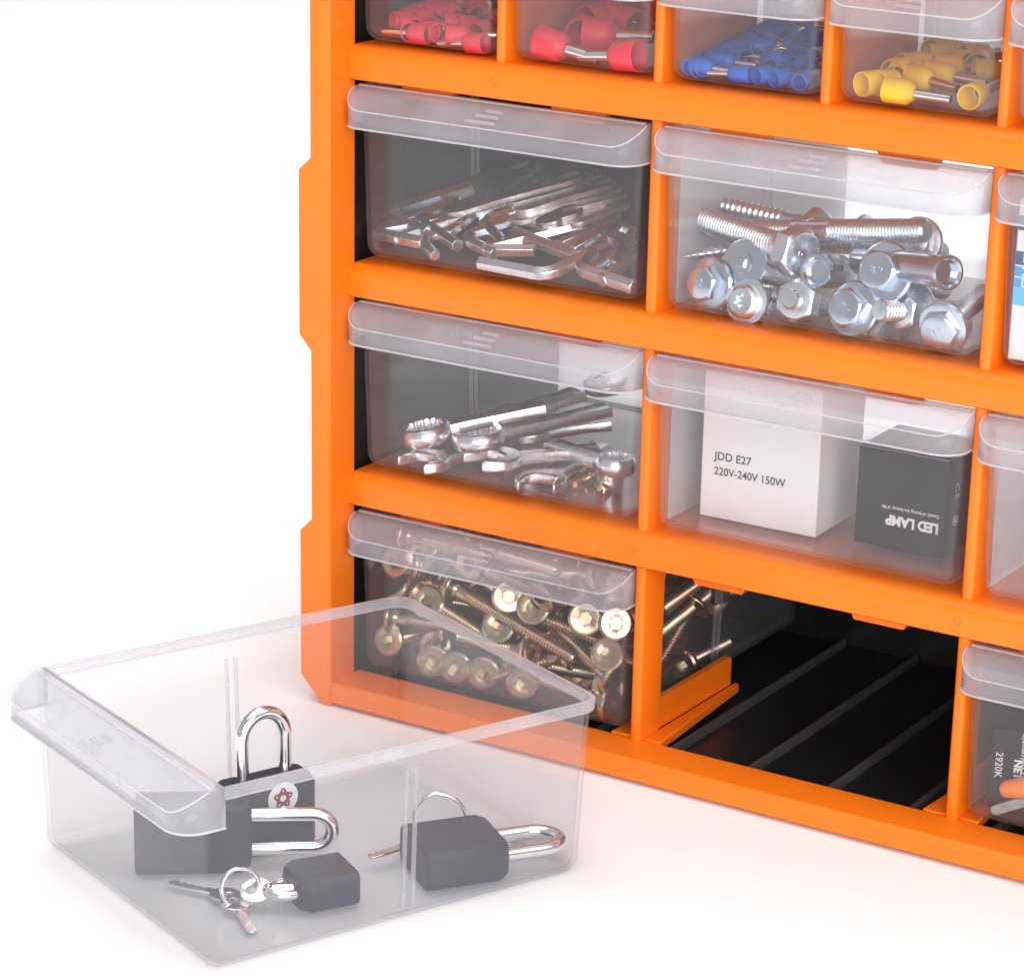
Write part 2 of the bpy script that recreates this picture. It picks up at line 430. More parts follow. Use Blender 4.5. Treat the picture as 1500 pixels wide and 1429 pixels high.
# ------------------------------------------------------------------ drawers
def make_drawer(W, L, H, label, group):
    """local frame: x across, y to the back, z up, origin at the middle of the bottom front edge"""
    root = thing('drawer', label, 'drawer', None, group)
    t = 0.13; dr = 0.036
    def ring(z, ins):
        g = dr*z
        return [(x, y, z) for x, y in rrect(-W/2 - g + ins, W/2 + g - ins, -g*0.3 + ins, L + g - ins, [max(0.20, q - ins*0.6) for q in (0.40, 0.40, 0.62, 0.62)], 6)]
    q = [i*PI/2/6 for i in range(7)]
    outer = [ring(0.46*(1 - math.cos(a)), 0.46*(1 - math.sin(a))) for a in q] + [ring(z, 0) for z in (1.5, 3.0, H - 0.02)]
    inner = [ring(z, t) for z in (H - 0.02, 3.0, 1.5)] + [ring(t + 0.34*(1 - math.cos(a)), t + 0.34*(1 - math.sin(a))) for a in q[::-1]]
    m = MB(); m.rings(outer + inner, True, True)
    m.build('tray', CLEAR, root, smooth=35)
    g = dr*H
    # rim round the sides and the back
    xo, yo = W/2 + g, L + g
    out = [(-xo, 0.40)] + [(-xo, 0.40 + (yo - 1.3)*k/6) for k in range(1, 7)] + arc(-xo + 0.60, yo - 0.60, 0.60, PI, PI/2, 6) + arc(xo - 0.60, yo - 0.60, 0.60, PI/2, 0, 6) + [(xo, 0.40 + (yo - 1.3)*k/6) for k in range(6, 0, -1)] + [(xo, 0.40)]
    sec = []
    for i, p in enumerate(out):
        a = Vector(out[max(0, i-1)]); b = Vector(out[min(len(out)-1, i+1)])
        tt = (b - a).normalized(); nn = Vector((-tt.y, tt.x))
        q = [Vector(p) + nn*d for d in (-0.01, 0.13, 0.15, 0.11, -0.01)]
        zz = (H - 0.36, H - 0.34, H - 0.04, H, H + 0.012)
        sec.append([(v.x, v.y, z) for v, z in zip(q, zz)])
    m = MB(); m.rings(sec, True, True)
    m.build('rim', RIMP, root, smooth=40)
    # lip: a hood that curves forward and down, with rounded ends
    hw = W/2 + g + 0.06; F = -1.12; bk = 0.40; rc = 0.85
    def zt(y):
        u = min(1, max(0, -y/1.12)); return H + 0.01 - 0.66*u**1.45
    left = [(-hw, bk), (-hw, 0.2), (-hw, 0.0), (-hw, -0.13)] + arc(-hw + rc, F + rc, rc, PI, 1.5*PI, 8)
    n = len(left); m = MB(); vs_ = []; b0 = H - 1.24
    for x, y in left: vs_ += [(x, y, zt(y)), (-x, y, zt(y)), (x*0.9985, y*0.999, b0), (-x*0.9985, y*0.999, b0)]
    fs_ = []
    for i in range(n - 1):
        a, b = 4*i, 4*(i+1)
        fs_ += [(a, b, b+1, a+1), (a, a+2, b+2, b), (a+1, b+1, b+3, a+3)]
    e = 4*(n-1); fs_.append((e, e+2, e+3, e+1))
    m.add(vs_, fs_)
    lip = m.build('lip', MILKY, root, smooth=28)
    sd = lip.modifiers.new('thickness', 'SOLIDIFY'); sd.thickness = 0.11*S; sd.offset = -1
    path = [(x*0.9985, y, b0) for x, y in left] + [(-x*0.9985, y, b0) for x, y in left[::-1]]
    m = MB(); m.tube(path, 0.038, 6); m.build('lip_edge', EDGE, lip, smooth=60)
    path = [(x, y - 0.004, zt(y)) for x, y in left[3:]] + [(-x, y - 0.004, zt(y)) for x, y in left[:2:-1]]
    m = MB(); m.tube(path, 0.024, 6); m.build('lip_crease', EDGE, lip, smooth=60)
    m = MB(); m.tube([(-hw + 0.12, -0.02, H + 0.02), (hw - 0.12, -0.02, H + 0.02)], 0.045, 6); m.build('lip_crease', EDGE, lip, smooth=60)
    # three raised grip bars, widest below
    for k, wd in enumerate((0.42, 0.60, 0.80) if W > 8 else (0.3, 0.42, 0.55)):
        y = -0.50 - 0.22*k; z = zt(y) + 0.02
        m = MB(); m.tube([(0.42 - wd*1.4, y, z), (0.42, y, z)], 0.055, 8); m.build('grip_bar', GRIP, root, smooth=60)
    # slots for a cross wall, two ribs each side
    for s in (-1, 1):
        for yy in (L*0.50, L*0.50 + 0.34):
            m = MB()
            xa = s*(W/2 + dr*0.4 - t); xb = s*(W/2 + dr*(H - 0.9) - t)
            m.add([(xa, yy - .06, 0.4), (xa, yy + .06, 0.4), (xa - s*.10, yy + .04, 0.4), (xa - s*.10, yy - .04, 0.4),
                   (xb, yy - .06, H - .9), (xb, yy + .06, H - .9), (xb - s*.10, yy + .04, H - .9), (xb - s*.10, yy - .04, H - .9)],
                  [(0,3,2,1),(4,5,6,7),(0,1,5,4),(1,2,6,5),(2,3,7,6),(3,0,4,7)])
            m.build('slot_rib', RIMP, root)
    return root
WL, LL, HL = 10.88, 13.35, 5.9
WS, LS, HS = 5.15, 13.3, 3.72
YF = 1.52
cx_large = [6.59 + PITCH*k for k in range(3)]
big = make_drawer(WL, LL, HL, 'x', 'wide clear drawers of the cabinet')
big_labels = {(2, 0): 'wide clear drawer holding hex keys and flat spanners', (2, 1): 'wide clear drawer holding large hex bolts',
              (2, 2): 'wide clear drawer holding the carton with blue bands', (1, 0): 'wide clear drawer holding chrome wrenches',
              (1, 1): 'wide clear drawer holding the white and the black lamp boxes', (1, 2): 'empty wide clear drawer at the right edge of the photo',
              (0, 0): 'wide clear drawer full of gold coloured screws', (0, 2): 'wide clear drawer holding the black glue card'}
jig = random.Random(3)
first = True
for (r, c), lab in big_labels.items():
    M = Matrix.Translation((cx_large[c] + jig.uniform(-0.04, 0.04), YF + jig.uniform(-0.06, 0.08), ROWZ[r][0] + 0.19)) @ Matrix.Rotation(jig.uniform(-0.004, 0.004), 4, 'Z')
    if first: setm(big, M); big['label'] = lab; first = False
    else: dup(big, M, lab)
# the drawer taken out and set on the ground
DX, DY, DYAW = 10.47, -19.24, -0.402
DW = WL
out_M = Matrix.Translation((DX, DY, 0)) @ Matrix.Rotation(DYAW, 4, 'Z') @ Matrix.Translation((-DW/2, 0, 0))
dup(big, out_M, 'clear drawer taken out and standing on the ground with padlocks in it')
small = make_drawer(WS, LS, HS, 'x', 'small clear drawers of the top row')
small_labels = ['small clear drawer with thin red ferrules', 'small clear drawer with thick red ferrules', 'small clear drawer with blue ferrules',
                'small clear drawer with yellow ferrules', 'small clear drawer cut off by the right edge of the photo']
for k, lab in enumerate(small_labels):
    x = 3.64 + 5.95*k
    M = Matrix.Translation((x, YF + jig.uniform(-0.06, 0.08), ROWZ[3][0] + 0.13)) @ Matrix.Rotation(jig.uniform(-0.006, 0.006), 4, 'Z')
    if k == 0: setm(small, M); small['label'] = lab
    else: dup(small, M, lab)
# ------------------------------------------------------------------ things in the drawers
rnd = random.Random(7)
RIGHT, UP, VIEW = CROT.col[0].copy(), CROT.col[1].copy(), -CROT.col[2].copy()
def vdir(a, b, c=1.0): return (VIEW*c + RIGHT*a + UP*b).normalized()

class Kind:
    """one prototype; the first place() moves it, later ones copy it"""
    def __init__(s, root): s.root, s.used = root, False
    def place(s, M, label, group=None):
        if not s.used:
            s.used = True; setm(s.root, M); s.root['label'] = label
            if group: s.root['group'] = group
            return s.root
        return dup(s.root, M, label, group)

# ---- wire ferrules: metal sleeve and flared plastic collar (local z from the open end to the tip)
def ferrule_kind(mat, rc, lc, rm, ln):
    t = thing('wire_ferrule', 'x', 'ferrule')
    w = 0.055
    m = MB(); m.lathe([(rc - w, 0.0), (rc - 0.015, -0.012), (rc, 0.02), (rc*0.955, lc*0.74), (rc*0.90, lc*0.80), (rc*0.62, lc*0.95), (rm + 0.05, lc), (rm + 0.01, lc + 0.01), (rm - 0.02, lc*0.92), (rc*0.85 - w, lc*0.76), (rc*0.955 - w, lc*0.7), (rc - w, 0.0)], 22, False, False)
    m.build('collar', mat, t, smooth=40)
    m = MB(); m.lathe([(rm - 0.03, lc*0.72), (rm, lc*0.72), (rm, ln), (rm - 0.03, ln + 0.005), (rm - 0.035, lc*0.74)], 16, False, False)
    m.build('sleeve', CHROME, t, smooth=40)
    return Kind(t)
def extra(n, x0, x1, y0, y1, seed):
    g = random.Random(seed); out = []
    for _ in range(n):
        a = (g.uniform(x0, x1), g.uniform(y0, y1)); out.append((a, (a[0] + g.uniform(-18, 22), a[1] + g.uniform(0, 10)), g.uniform(0.8, 1.5)))
    return out
def ferrules(kind, rows, zf, base, group, k=0.7, cell=0, rc=0.4, ln=2.0, span=(0, 1, 0, 1)):
    x0, x1 = 3.64 + 5.95*cell - 2.40 + rc, 3.64 + 5.95*cell + 2.40 - rc
    for row in rows:
        (ax, ay), (bx, by), dy = row[:3]
        if len(row) > 3: lab = row[3]
        else:
            u = (ax - span[0])/(span[1] - span[0]); v = (ay - span[2])/(span[3] - span[2])
            lab = '%s %s of its heap, %s layer, mouth facing %s' % (base, ('at the left', 'left of the middle', 'right of the middle', 'at the right')[max(0, min(3, int(u*4)))],
                  ('topmost', 'upper', 'middle', 'lowest')[max(0, min(3, int(v*4)))], 'left' if bx > ax + 6 else 'right' if bx < ax - 6 else 'front')
        A = heap(ax, ay, zf, k); B = heap(bx, by, zf, k) + Vector((0, dy, 0))
        D = (B - A).normalized()*ln; A.x = max(x0, min(x1, A.x)); e = A.x + D.x
        A.x += max(0, x0 - e) - max(0, e - x1); A.x = max(x0, min(x1, A.x)); A.y = max(1.62 + rc, A.y)
        if A.y + D.y < 1.75 + rc: D.y = 1.75 + rc - A.y
        kind.place(axis_m(A, A + D), lab, group)
ZF1 = ROWZ[3][0] + 0.28
kr = ferrule_kind(RED, 0.35, 0.86, 0.13, 1.9)
ferrules(kr, [
    ((564,9),(597,33),0.3,'thin red ferrule standing slanted at the left of the first drawer'), ((562,31),(592,33),1.2,'thin red ferrule with its round mouth at the far left of the heap'),
    ((587,4),(608,22),0.6), ((613,48),(555,45),0.0,'thin red ferrule lying level with its metal tip pointing left'), ((618,49),(637,44),1.0), ((643,49),(630,30),0.8), ((650,34),(676,38),0.8),
    ((653,51),(684,54),0.5), ((711,64),(653,64),0.0,'thin red ferrule lying level at the bottom right of the first drawer'), ((626,12),(650,26),0.8), ((648,14),(703,36),0.3), ((684,10),(700,14),1.2),
    ((665,2),(690,8),1.2), ((696,48),(716,40),0.7), ((605,30),(640,22),0.4), ((700,24),(676,14),0.6), ((640,-8),(668,-2),0.8), ((610,-12),(640,-14),0.8), ((690,-12),(700,-4),0.8)] + extra(12, 565, 712, -14, 40, 1) + extra(8, 560, 640, 6, 52, 9),
    ZF1 + 0.3, 'thin red ferrule', 'thin red ferrules', 0.60, 0, 0.33, 1.9, (555, 715, -14, 66))
kR = ferrule_kind(RED, 0.53, 1.10, 0.21, 2.3)
ferrules(kR, [
    ((813,26),(846,20),0.9,'thick red ferrule whose wide mouth faces left'), ((841,50),(853,16),0.9,'thick red ferrule with its mouth facing down and sleeve up'),
    ((787,60),(846,80),0.2,'thick red ferrule at the left front of its drawer'), ((856,50),(926,56),0.4,'thick red ferrule lying level in the middle of its heap'),
    ((941,83),(848,84),0.0,'thick red ferrule along the front wall with its sleeve pointing left'), ((930,38),(868,14),0.0,'thick red ferrule with its mouth at the right wall'),
    ((800,2),(835,-8),0.6), ((868,2),(900,-6),0.8), ((915,4),(930,-10),0.8), ((770,8),(800,30),1.5)] + extra(5, 790, 930, -14, 22, 2),
    ZF1 + 0.42, 'thick red ferrule', 'thick red ferrules', 0.60, 1, 0.48, 2.3, (785, 945, -14, 85))
kb = ferrule_kind(BLUE, 0.285, 0.78, 0.085, 1.55)
ferrules(kb, [
    ((998,54),(1012,80),0.6,'blue ferrule at the far left with its mouth facing up'), ((1024,75),(1033,58),0.8), ((1027,57),(1040,50),0.9), ((1046,59),(1068,72),0.6), ((1079,65),(1104,92),0.2),
    ((1082,45),(1100,58),0.7), ((1057,47),(1066,40),0.9), ((1075,39),(1085,34),0.9), ((1106,40),(1128,54),0.7), ((1103,68),(1146,67),0.1,'blue ferrule in the middle with its bare tip pointing right'),
    ((989,92),(1046,101),0.0,'blue ferrule lying level at the left front corner'), ((1046,88),(1118,97),0.0), ((1100,109),(1034,107),0.0,'blue ferrule along the front wall with its tip pointing left'),
    ((1108,112),(1134,110),0.9), ((1133,116),(1160,112),0.9,'blue ferrule with its round mouth at the middle of the front wall'), ((1171,121),(1180,108),0.9,'blue ferrule at the right front corner'),
    ((1147,88),(1112,84),0.0), ((1161,95),(1182,92),0.7), ((1136,46),(1160,50),0.6), ((1150,56),(1170,42),0.7), ((1172,60),(1140,70),0.3), ((1180,78),(1150,74),0.3), ((1120,30),(1146,34),0.6), ((1160,32),(1180,40),0.6), ((1012,66),(1030,86),0.6),
    ((1090,84),(1066,80),0.5), ((1128,98),(1110,92),0.5)] + extra(20, 1000, 1185, 26, 92, 3) + extra(10, 992, 1070, 52, 100, 8),
    ZF1 + 0.25, 'blue ferrule', 'blue ferrules', 0.58, 2, 0.27, 1.55, (990, 1185, 25, 122))
ky = ferrule_kind(YELLOW, 0.40, 0.98, 0.155, 2.15)
ferrules(ky, [
    ((1262,124),(1298,120),0.7,'yellow ferrule with a squashed mouth at the left of its heap'), ((1297,131),(1394,147),0.0,'yellow ferrule lying level in front with its sleeve pointing right'),
    ((1419,143),(1440,132),0.8,'yellow ferrule with its round mouth at the right front corner'), ((1334,111),(1404,132),0.1), ((1362,107),(1440,122),0.1), ((1327,102),(1342,92),0.9), ((1286,99),(1312,108),0.6),
    ((1358,82),(1382,84),0.6), ((1404,92),(1374,86),0.3), ((1412,82),(1440,84),0.5), ((1431,96),(1436,70),0.2), ((1368,98),(1410,100),0.3), ((1338,90),(1300,94),0.3)] + extra(8, 1290, 1440, 66, 112, 4) + extra(5, 1270, 1330, 92, 124, 10),
    ZF1 + 0.35, 'yellow ferrule', 'yellow ferrules', 0.65, 3, 0.38, 2.15, (1260, 1445, 65, 145))

# ---- hex keys and flat spanners, second row left
ZF2 = ROWZ[2][0] + 0.30
def hex_key(B, A, C, r, label):
    """bent bar: end B, bend at A, end C"""
    A, B, C = Vector(A), Vector(B), Vector(C)
    u, v = (B - A).normalized(), (C - A).normalized(); q = 0.45
    path = [B - A]
    for i in range(7):
        t = i/6; path.append(u*q*(1-t)**2 + v*q*t*t)
    path.append(C - A)
    r *= 1.28
    o = MB().tube(path, r, 6).build('hex_key', STEEL, None, bevel=0.02, bseg=1)
    setm(o, Matrix.Translation(A))
    return tag(o, label, 'hex key', 'hex keys in the drawer')
def K(px, py, k=0.45): return heap(px, py, ZF2 + 0.2, k, 1.85)
hk = [((628,340),(557,316),(690,275),0.2,'hex key at the left with its bend nearest the side wall, upper of two'),
      ((620,356),(548,341),(650,322),0.2,'hex key at the left with its bend nearest the side wall, lower of two'),
      ((671,360),(611,322),(660,296),0.2,'hex key whose cut end points to the front left of the middle'),
      ((638,375),(616,352),(680,330),0.16,'thin hex key end sticking out below the left pair'),
      ((738,358),(705,324),(800,300),0.19,'hex key with a short leg slanting down in the middle'),
      ((784,367),(703,367),(850,330),0.19,'hex key with a level short leg near the front'),
      ((703,385),(800,403),(884,364),0.21,'hex key lying along the front wall'),
      ((752,341),(852,379),(905,344),0.2,'hex key slanting down across the middle of the heap'),
      ((930,421),(848,394),(909,330),0.22,'hex key at the right front with its bend to the left'),
      ((838,368),(905,328),(925,340),0.18,'long hex key arm rising to the right wall'),
      ((818,360),(872,336),(905,318),0.17,'hex key with its round end on top of the others at right'),
      ((560,332),(600,322),(660,305),0.15,'thin hex key between the two left bends'),
      ((900,392),(912,360),(880,350),0.2,'short hex key against the right wall'),
      ((690,345),(760,322),(820,338),0.16,'thin hex key under the middle of the heap'),
      ((575,352),(640,330),(720,308),0.17,'thin hex key rising to the right from the left wall'),
      ((725,372),(680,350),(742,318),0.18,'hex key crossing behind the level short leg'),
      ((770,352),(830,366),(890,330),0.18,'hex key under the slanting one in the middle'),
      ((655,345),(700,310),(760,290),0.17,'hex key running under the flat spanners at the left'),
      ((880,412),(905,398),(925,372),0.2,'short hex key end beside the right front one'),
      ((860,402),(900,372),(925,352),0.18,'hex key on the floor at the right')]
for b, a, c, r, lab in hk: hex_key(K(*b), K(*a), K(*c), r, lab)
def flat_spanner(A, B, w, th, mat, label, tilt=0.0):
    A, B = Vector(A), Vector(B); L = (B - A).length
    hw = w/2
    pts = arc(hw, 0, hw, PI*0.5, PI*1.5, 8) + [(L*0.45, -hw*0.80)] + arc(L - hw*0.9, 0, hw, -PI*0.5, -0.42, 5) + [(L - hw*1.1, -hw*0.32), (L - hw*1.35, 0), (L - hw*1.1, hw*0.32)] + arc(L - hw*0.9, 0, hw, 0.42, PI*0.5, 5) + [(L*0.45, hw*0.80)]
    m = MB(); m.prism(pts, 'z', -th/2, th/2)
    o = m.build('flat_spanner', mat, None, bevel=0.03, bseg=2)
    o.data.materials.append(BRONZE)
    for p in o.data.polygons:
        if abs(p.normal.z) < 0.5: p.material_index = 1
    up = Vector((0, 0, 1)) + RIGHT*tilt
    setm(o, flat_m(A, B - A, up))
    return tag(o, label, 'spanner', 'flat spanners in the drawer')
fs = [((608,300),(782,240),0.50,1.5,GREENST,'flat green tinged spanner lying highest at the left'), ((676,297),(788,257),0.45,1.2,GREENST,'flat spanner with a pink edge under the green one'),
      ((648,313),(850,256),0.40,1.3,STEEL,'flat spanner with a brown edge in the middle of the fan'), ((737,301),(882,251),0.45,1.1,STEEL,'flat spanner reaching farthest back to the right'),
      ((752,310),(900,266),0.40,1.1,STEEL,'flat spanner under the one that reaches farthest back'), ((740,325),(915,282),0.42,1.5,CASTST,'wide flat grey spanner at the right of the fan'),
      ((825,331),(918,296),0.42,1.2,BRONZE,'flat spanner with a gold edge at the right'), ((786,330),(850,305),0.38,1.1,CASTST,'short flat spanner showing its tip below the wide grey one')]
for a, b, k, w, mt, lab in fs: flat_spanner(heap(*a, ZF2 + 0.2, k), heap(*b, ZF2 + 0.2, k), w, 0.21, mt, lab, rnd.uniform(-0.1, 0.25))

# ---- bolts, second row middle
def thread_profile(r, z0, z1, pitch, depth):
    n = max(2, int((z1 - z0)/pitch)); pr = []
    for i in range(n):
        z = z0 + (z1 - z0)*i/n
        pr += [(r - depth, z), (r, z + pitch*0.35), (r, z + pitch*0.6)]
    return pr + [(r - depth, z1), (r - depth*1.6, z1 + 0.06)]
def hexring(rad, z, rot=0): return [(rad*math.cos(PI/3*i + rot), rad*math.sin(PI/3*i + rot), z) for i in range(6)]
def hex_head(m, rad, h, z0=0.0):
    """hexagon with a chamfered round face; face at z0, flats below"""
    n = 24; rs = []
    def hx(i):
        a = 2*PI*i/n; k = (a % (PI/3)) - PI/6
        return rad*math.cos(PI/6)/math.cos(k)
    ap = rad*math.cos(PI/6)
    rs.append([(0.9*ap*math.cos(2*PI*i/n), 0.9*ap*math.sin(2*PI*i/n), z0) for i in range(n)])
    rs.append([(0.97*ap*math.cos(2*PI*i/n), 0.97*ap*math.sin(2*PI*i/n), z0 + 0.02) for i in range(n)])
    rs.append([(hx(i)*math.cos(2*PI*i/n), hx(i)*math.sin(2*PI*i/n), z0 + 0.05 + 0.45*(hx(i) - ap)) for i in range(n)])
    rs.append([(hx(i)*math.cos(2*PI*i/n), hx(i)*math.sin(2*PI*i/n), z0 + h) for i in range(n)])
    m.rings(rs, True, True)
def hex_bolt(label, M, rad, hh, fr, sr, ln, mark=None, mat=STEELB, markrot=0.0, pitch=0.13):
    t = thing('hex_bolt', label, 'bolt', M, 'bolts in the drawer')
    m = MB(); hex_head(m, rad, hh)
    if fr: m.lathe([(rad*0.9, hh - 0.02), (fr*0.93, hh + 0.03), (fr, hh + 0.09), (fr, hh + 0.15), (fr*0.96, hh + 0.18), (sr, hh + 0.19)], 32)
    hd = m.build('head', mat, t, smooth=30)
    m = MB(); m.lathe([(sr*0.9, hh*0.8)] + [(sr*0.94, hh + 0.2), (sr*0.94, hh + 0.5)] + thread_profile(sr, hh + 0.52, ln, pitch, sr*0.16), 18)
    m.build('shank', STEEL, t, smooth=25)
    if mark:
        Mt = Matrix.Rotation(PI, 4, 'X') @ Matrix.Rotation(markrot, 4, 'Z'); Mt.translation = Vector((0, 0, -0.004))
        text('head_marking', mark, rad*0.55, Mt, mat, hd, ext=0.02, align='CENTER')
    return t
def head_m(px, py, y, a, b, roll=0.0): 
    A = ony(px, py, y); return axis_m(A, A + vdir(a, b), roll)
hex_bolt('hex flange bolt at the left front with its shiny flange behind the head', head_m(1024, 415, 2.15, 0.85, 0.08, 0.2), 0.62, 0.50, 0.88, 0.33, 4.5, 'A2', STEELB, 0.4)
hex_bolt('large hex flange bolt with the widest bright flange in the middle', head_m(1283, 395, 2.45, 0.66, -0.05, 0.5), 0.70, 0.52, 1.0, 0.36, 4.6, '8.9', STEELB, -1.0)
hex_bolt('hex flange bolt stamped with numbers under the largest one', head_m(1236, 450, 2.05, 0.70, -0.02, 0.1), 0.66, 0.48, 0.92, 0.35, 4.5, '8.8', STEELB, 0.9)
hex_bolt('hex flange bolt in the right front corner, tilted downwards', head_m(1372, 488, 1.95, 0.60, 0.50, 0.35), 0.66, 0.42, 0.85, 0.34, 4.0, '4.8', STEELB, -0.7)
A, B = ony(1176, 372, 2.9), ony(1030, 322, 4.6)
hex_bolt('thick fully threaded bolt lying on top and pointing left', axis_m(A, B, 0.3), 0.86, 0.62, 0, 0.44, (B - A).length, 'P', STEEL, 0.3)
A, B = ony(1080, 338, 4.6), ony(1356, 338, 3.6)
t = thing('anchor_bolt', 'straight anchor bolt lying level on top with its end to the right', 'bolt', axis_m(A, B), 'bolts in the drawer')
L = (B - A).length
m = MB(); m.lathe([(0.36, 0)] + thread_profile(0.38, 0.02, L*0.32, 0.12, 0.06), 18); m.build('rear_thread', STEEL, t, smooth=25)
m = MB(); m.rings([[((0.40 if i % 2 else 0.36)*math.cos(2*PI*i/28), (0.40 if i % 2 else 0.36)*math.sin(2*PI*i/28), z) for i in range(28)] for z in (L*0.32, L*0.52)]); m.build('fluted_collar', STEEL, t, smooth=20)
m = MB(); m.lathe([(0.36, L*0.52)] + thread_profile(0.39, L*0.525, L, 0.12, 0.06), 18); m.build('front_thread', STEEL, t, smooth=25)
def lag_screw(px0, py0, y0, px1, py1, y1, r, label):
    A, B = ony(px0, py0, y0), ony(px1, py1, y1); L = (B - A).length
    t = thing('lag_screw', label, 'screw', axis_m(A, B), 'lag screws in the drawer')
    pr = [(0.01, 0), (0.10, 0.22), (0.16, 0.25)]; z = 0.3
    while z < L*0.72:
        rr = r*min(1, 0.45 + z*0.35); pr += [(rr*0.62, z), (rr*0.66, z + 0.11), (rr, z + 0.16), (rr*0.9, z + 0.19), (rr*0.62, z + 0.24)]; z += 0.27
    pr += [(r*0.85, z), (r*0.85, L - 0.3)]
    MB().lathe(pr, 16).build('shank', STEEL, t, smooth=30)
    m = MB(); hex_head(m, r*1.9, 0.42); 
    for i, v in enumerate(m.v): m.v[i] = (v[0], v[1], L + 0.1 - v[2])
    m.build('head', STEEL, t, smooth=30)
lag_screw(1013, 291, 6.6, 1200, 334, 4.6, 0.34, 'long lag screw on top of the pile with its point to the left')
lag_screw(1000, 376, 3.4, 1105, 362, 5.2, 0.33, 'lag screw low at the left with its point against the side wall')
lag_screw(1180, 424, 4.4, 1100, 440, 2.6, 0.30, 'lag screw whose dark thread shows beside the star headed screw')
# carriage bolt with a round flat head and a square neck
M = head_m(1088, 386, 2.9, 0.55, -0.08)
t = thing('carriage_bolt', 'round flat headed bolt with a blue square in the middle behind the left bolts', 'bolt', M, 'bolts in the drawer')
MB().lathe([(0.30, -0.10), (0.34, -0.09), (0.36, 0.0), (0.80, 0.05), (0.84, 0.10), (0.80, 0.16), (0.3, 0.2)], 30).build('head', STEELB, t, smooth=30)
m = MB(); m.box(-0.17, 0.17, -0.17, 0.17, -0.22, -0.08); m.build('square_neck', STEELB, t, bevel=0.03)
MB().lathe([(0.28, 0.15)] + thread_profile(0.32, 0.2, 3.6, 0.13, 0.05), 16).build('shank', STEEL, t, smooth=25)
# star recess flange screw
M = head_m(1085, 441, 2.0, 0.6, 0.02)
t = thing('flange_screw', 'star recess screw with a hexagon washer head at the left front', 'screw', M)
n = 24
m = MB(); star = [((0.26 if i % 4 < 2 else 0.17)*math.cos(2*PI*i/n), (0.26 if i % 4 < 2 else 0.17)*math.sin(2*PI*i/n)) for i in range(n)]
cir = [(math.cos(2*PI*i/n), math.sin(2*PI*i/n)) for i in range(n)]
m.rings([[(x*0.9, y*0.9, 0.16) for x, y in star], [(x, y, 0.0) for x, y in star], [(x*0.42, y*0.42, -0.02) for x, y in cir], [(x*0.50, y*0.50, 0.04) for x, y in cir]], True, False)
hd = m.build('head', STEEL, t, smooth=30)
m = MB(); m.rings([[(x*0.49, y*0.49, 0.05) for x, y in cir], [(x*0.56, y*0.56, 0.12) for x, y in cir], [(x*0.56, y*0.56, 0.36) for x, y in cir], [(x*0.74, y*0.74, 0.40) for x, y in cir], [(x*0.76, y*0.76, 0.50) for x, y in cir], [(x*0.3, y*0.3, 0.52) for x, y in cir]], False, True)
m.build('washer_collar', STEEL, t, smooth=30)
MB().lathe([(0.24, 0.5)] + thread_profile(0.30, 0.55, 3.2, 0.22, 0.08), 16).build('shank', STEEL, t, smooth=25)
# nuts sitting on bolt ends
def bolt_with_nut(label, px, py, y, a, b, out, sr, rad, washer=0):
    M = head_m(px, py, y, a, b)
    t = thing('bolt_with_nut', label, 'bolt', M, 'bolts in the drawer')
    MB().lathe([(sr*0.5, -0.01), (sr*0.8, 0.0)] + thread_profile(sr, 0.06, 4.5, 0.15, sr*0.14), 18).build('shank', STEEL, t, smooth=25)
    m = MB(); hex_head(m, rad, 0.62, out); m.build('nut', STEEL, t, smooth=30)
    if washer: MB().lathe([(sr, out + 0.64), (washer, out + 0.64), (washer + 0.02, out + 0.68), (washer, out + 0.76), (sr, out + 0.76)], 28, False, False).build('washer', STEEL, t, smooth=30)
bolt_with_nut('bolt end with a nut close behind it at the bottom middle', 1156, 438, 2.0, 0.55, 0.0, 0.38, 0.34, 0.72)
bolt_with_nut('bolt end with coarse thread, nut and washer, right of the stamped bolt', 1288, 455, 2.1, 0.95, 0.10, 0.95, 0.36, 0.70, 0.95)
# sleeves
def sleeve(label, A, B, ro, ri, hexed):
    L = (B - A).length
    t = thing('sleeve_nut', label, 'sleeve', axis_m(A, B), 'sleeves in the drawer')
    MB().lathe([(ri, 0.9), (ri, 0.10), (ri + 0.08, 0.0), (ro*0.97, 0.0), (ro, 0.04), (ro, 0.22), (ro*0.92, 0.28)], 28, True, False).build('mouth', STEELB, t, smooth=35)
    m = MB()
    if hexed: m.rings([hexring(ro*0.92, 0.27), hexring(ro*1.02, 0.36), hexring(ro*1.02, L)])
    else: m.lathe([(ro*0.91, 0.27), (ro*0.90, L)], 28)
    m.build('barrel', STEELB, t, smooth=30)
A = ony(1194, 397, 2.5); sleeve('short hexagonal sleeve nut with its round mouth facing the front', A, A + vdir(0.55, 0.10)*2.0, 0.54, 0.36, True)
A = ony(1391, 400, 2.1); sleeve('smooth tube with its open end at the right wall', A, ony(1262, 380, 4.2), 0.56, 0.40, False)
for q, (px, py, y, a, b) in enumerate([(1150, 350, 6.5, 1.4, 0.0), (1290, 352, 5.6, -1.6, 0.1), (1338, 352, 6.8, 0.4, 0.0)]):
    hex_bolt(['dark hex bolt deep in the pile behind the thick bolt', 'hex bolt lying crosswise behind the level anchor bolt', 'hex bolt whose round flange shows behind the anchor bolt end'][q], head_m(px, py, y, a, b, q), 0.6, 0.45, 0.85, 0.33, 3.2, None, STEEL)

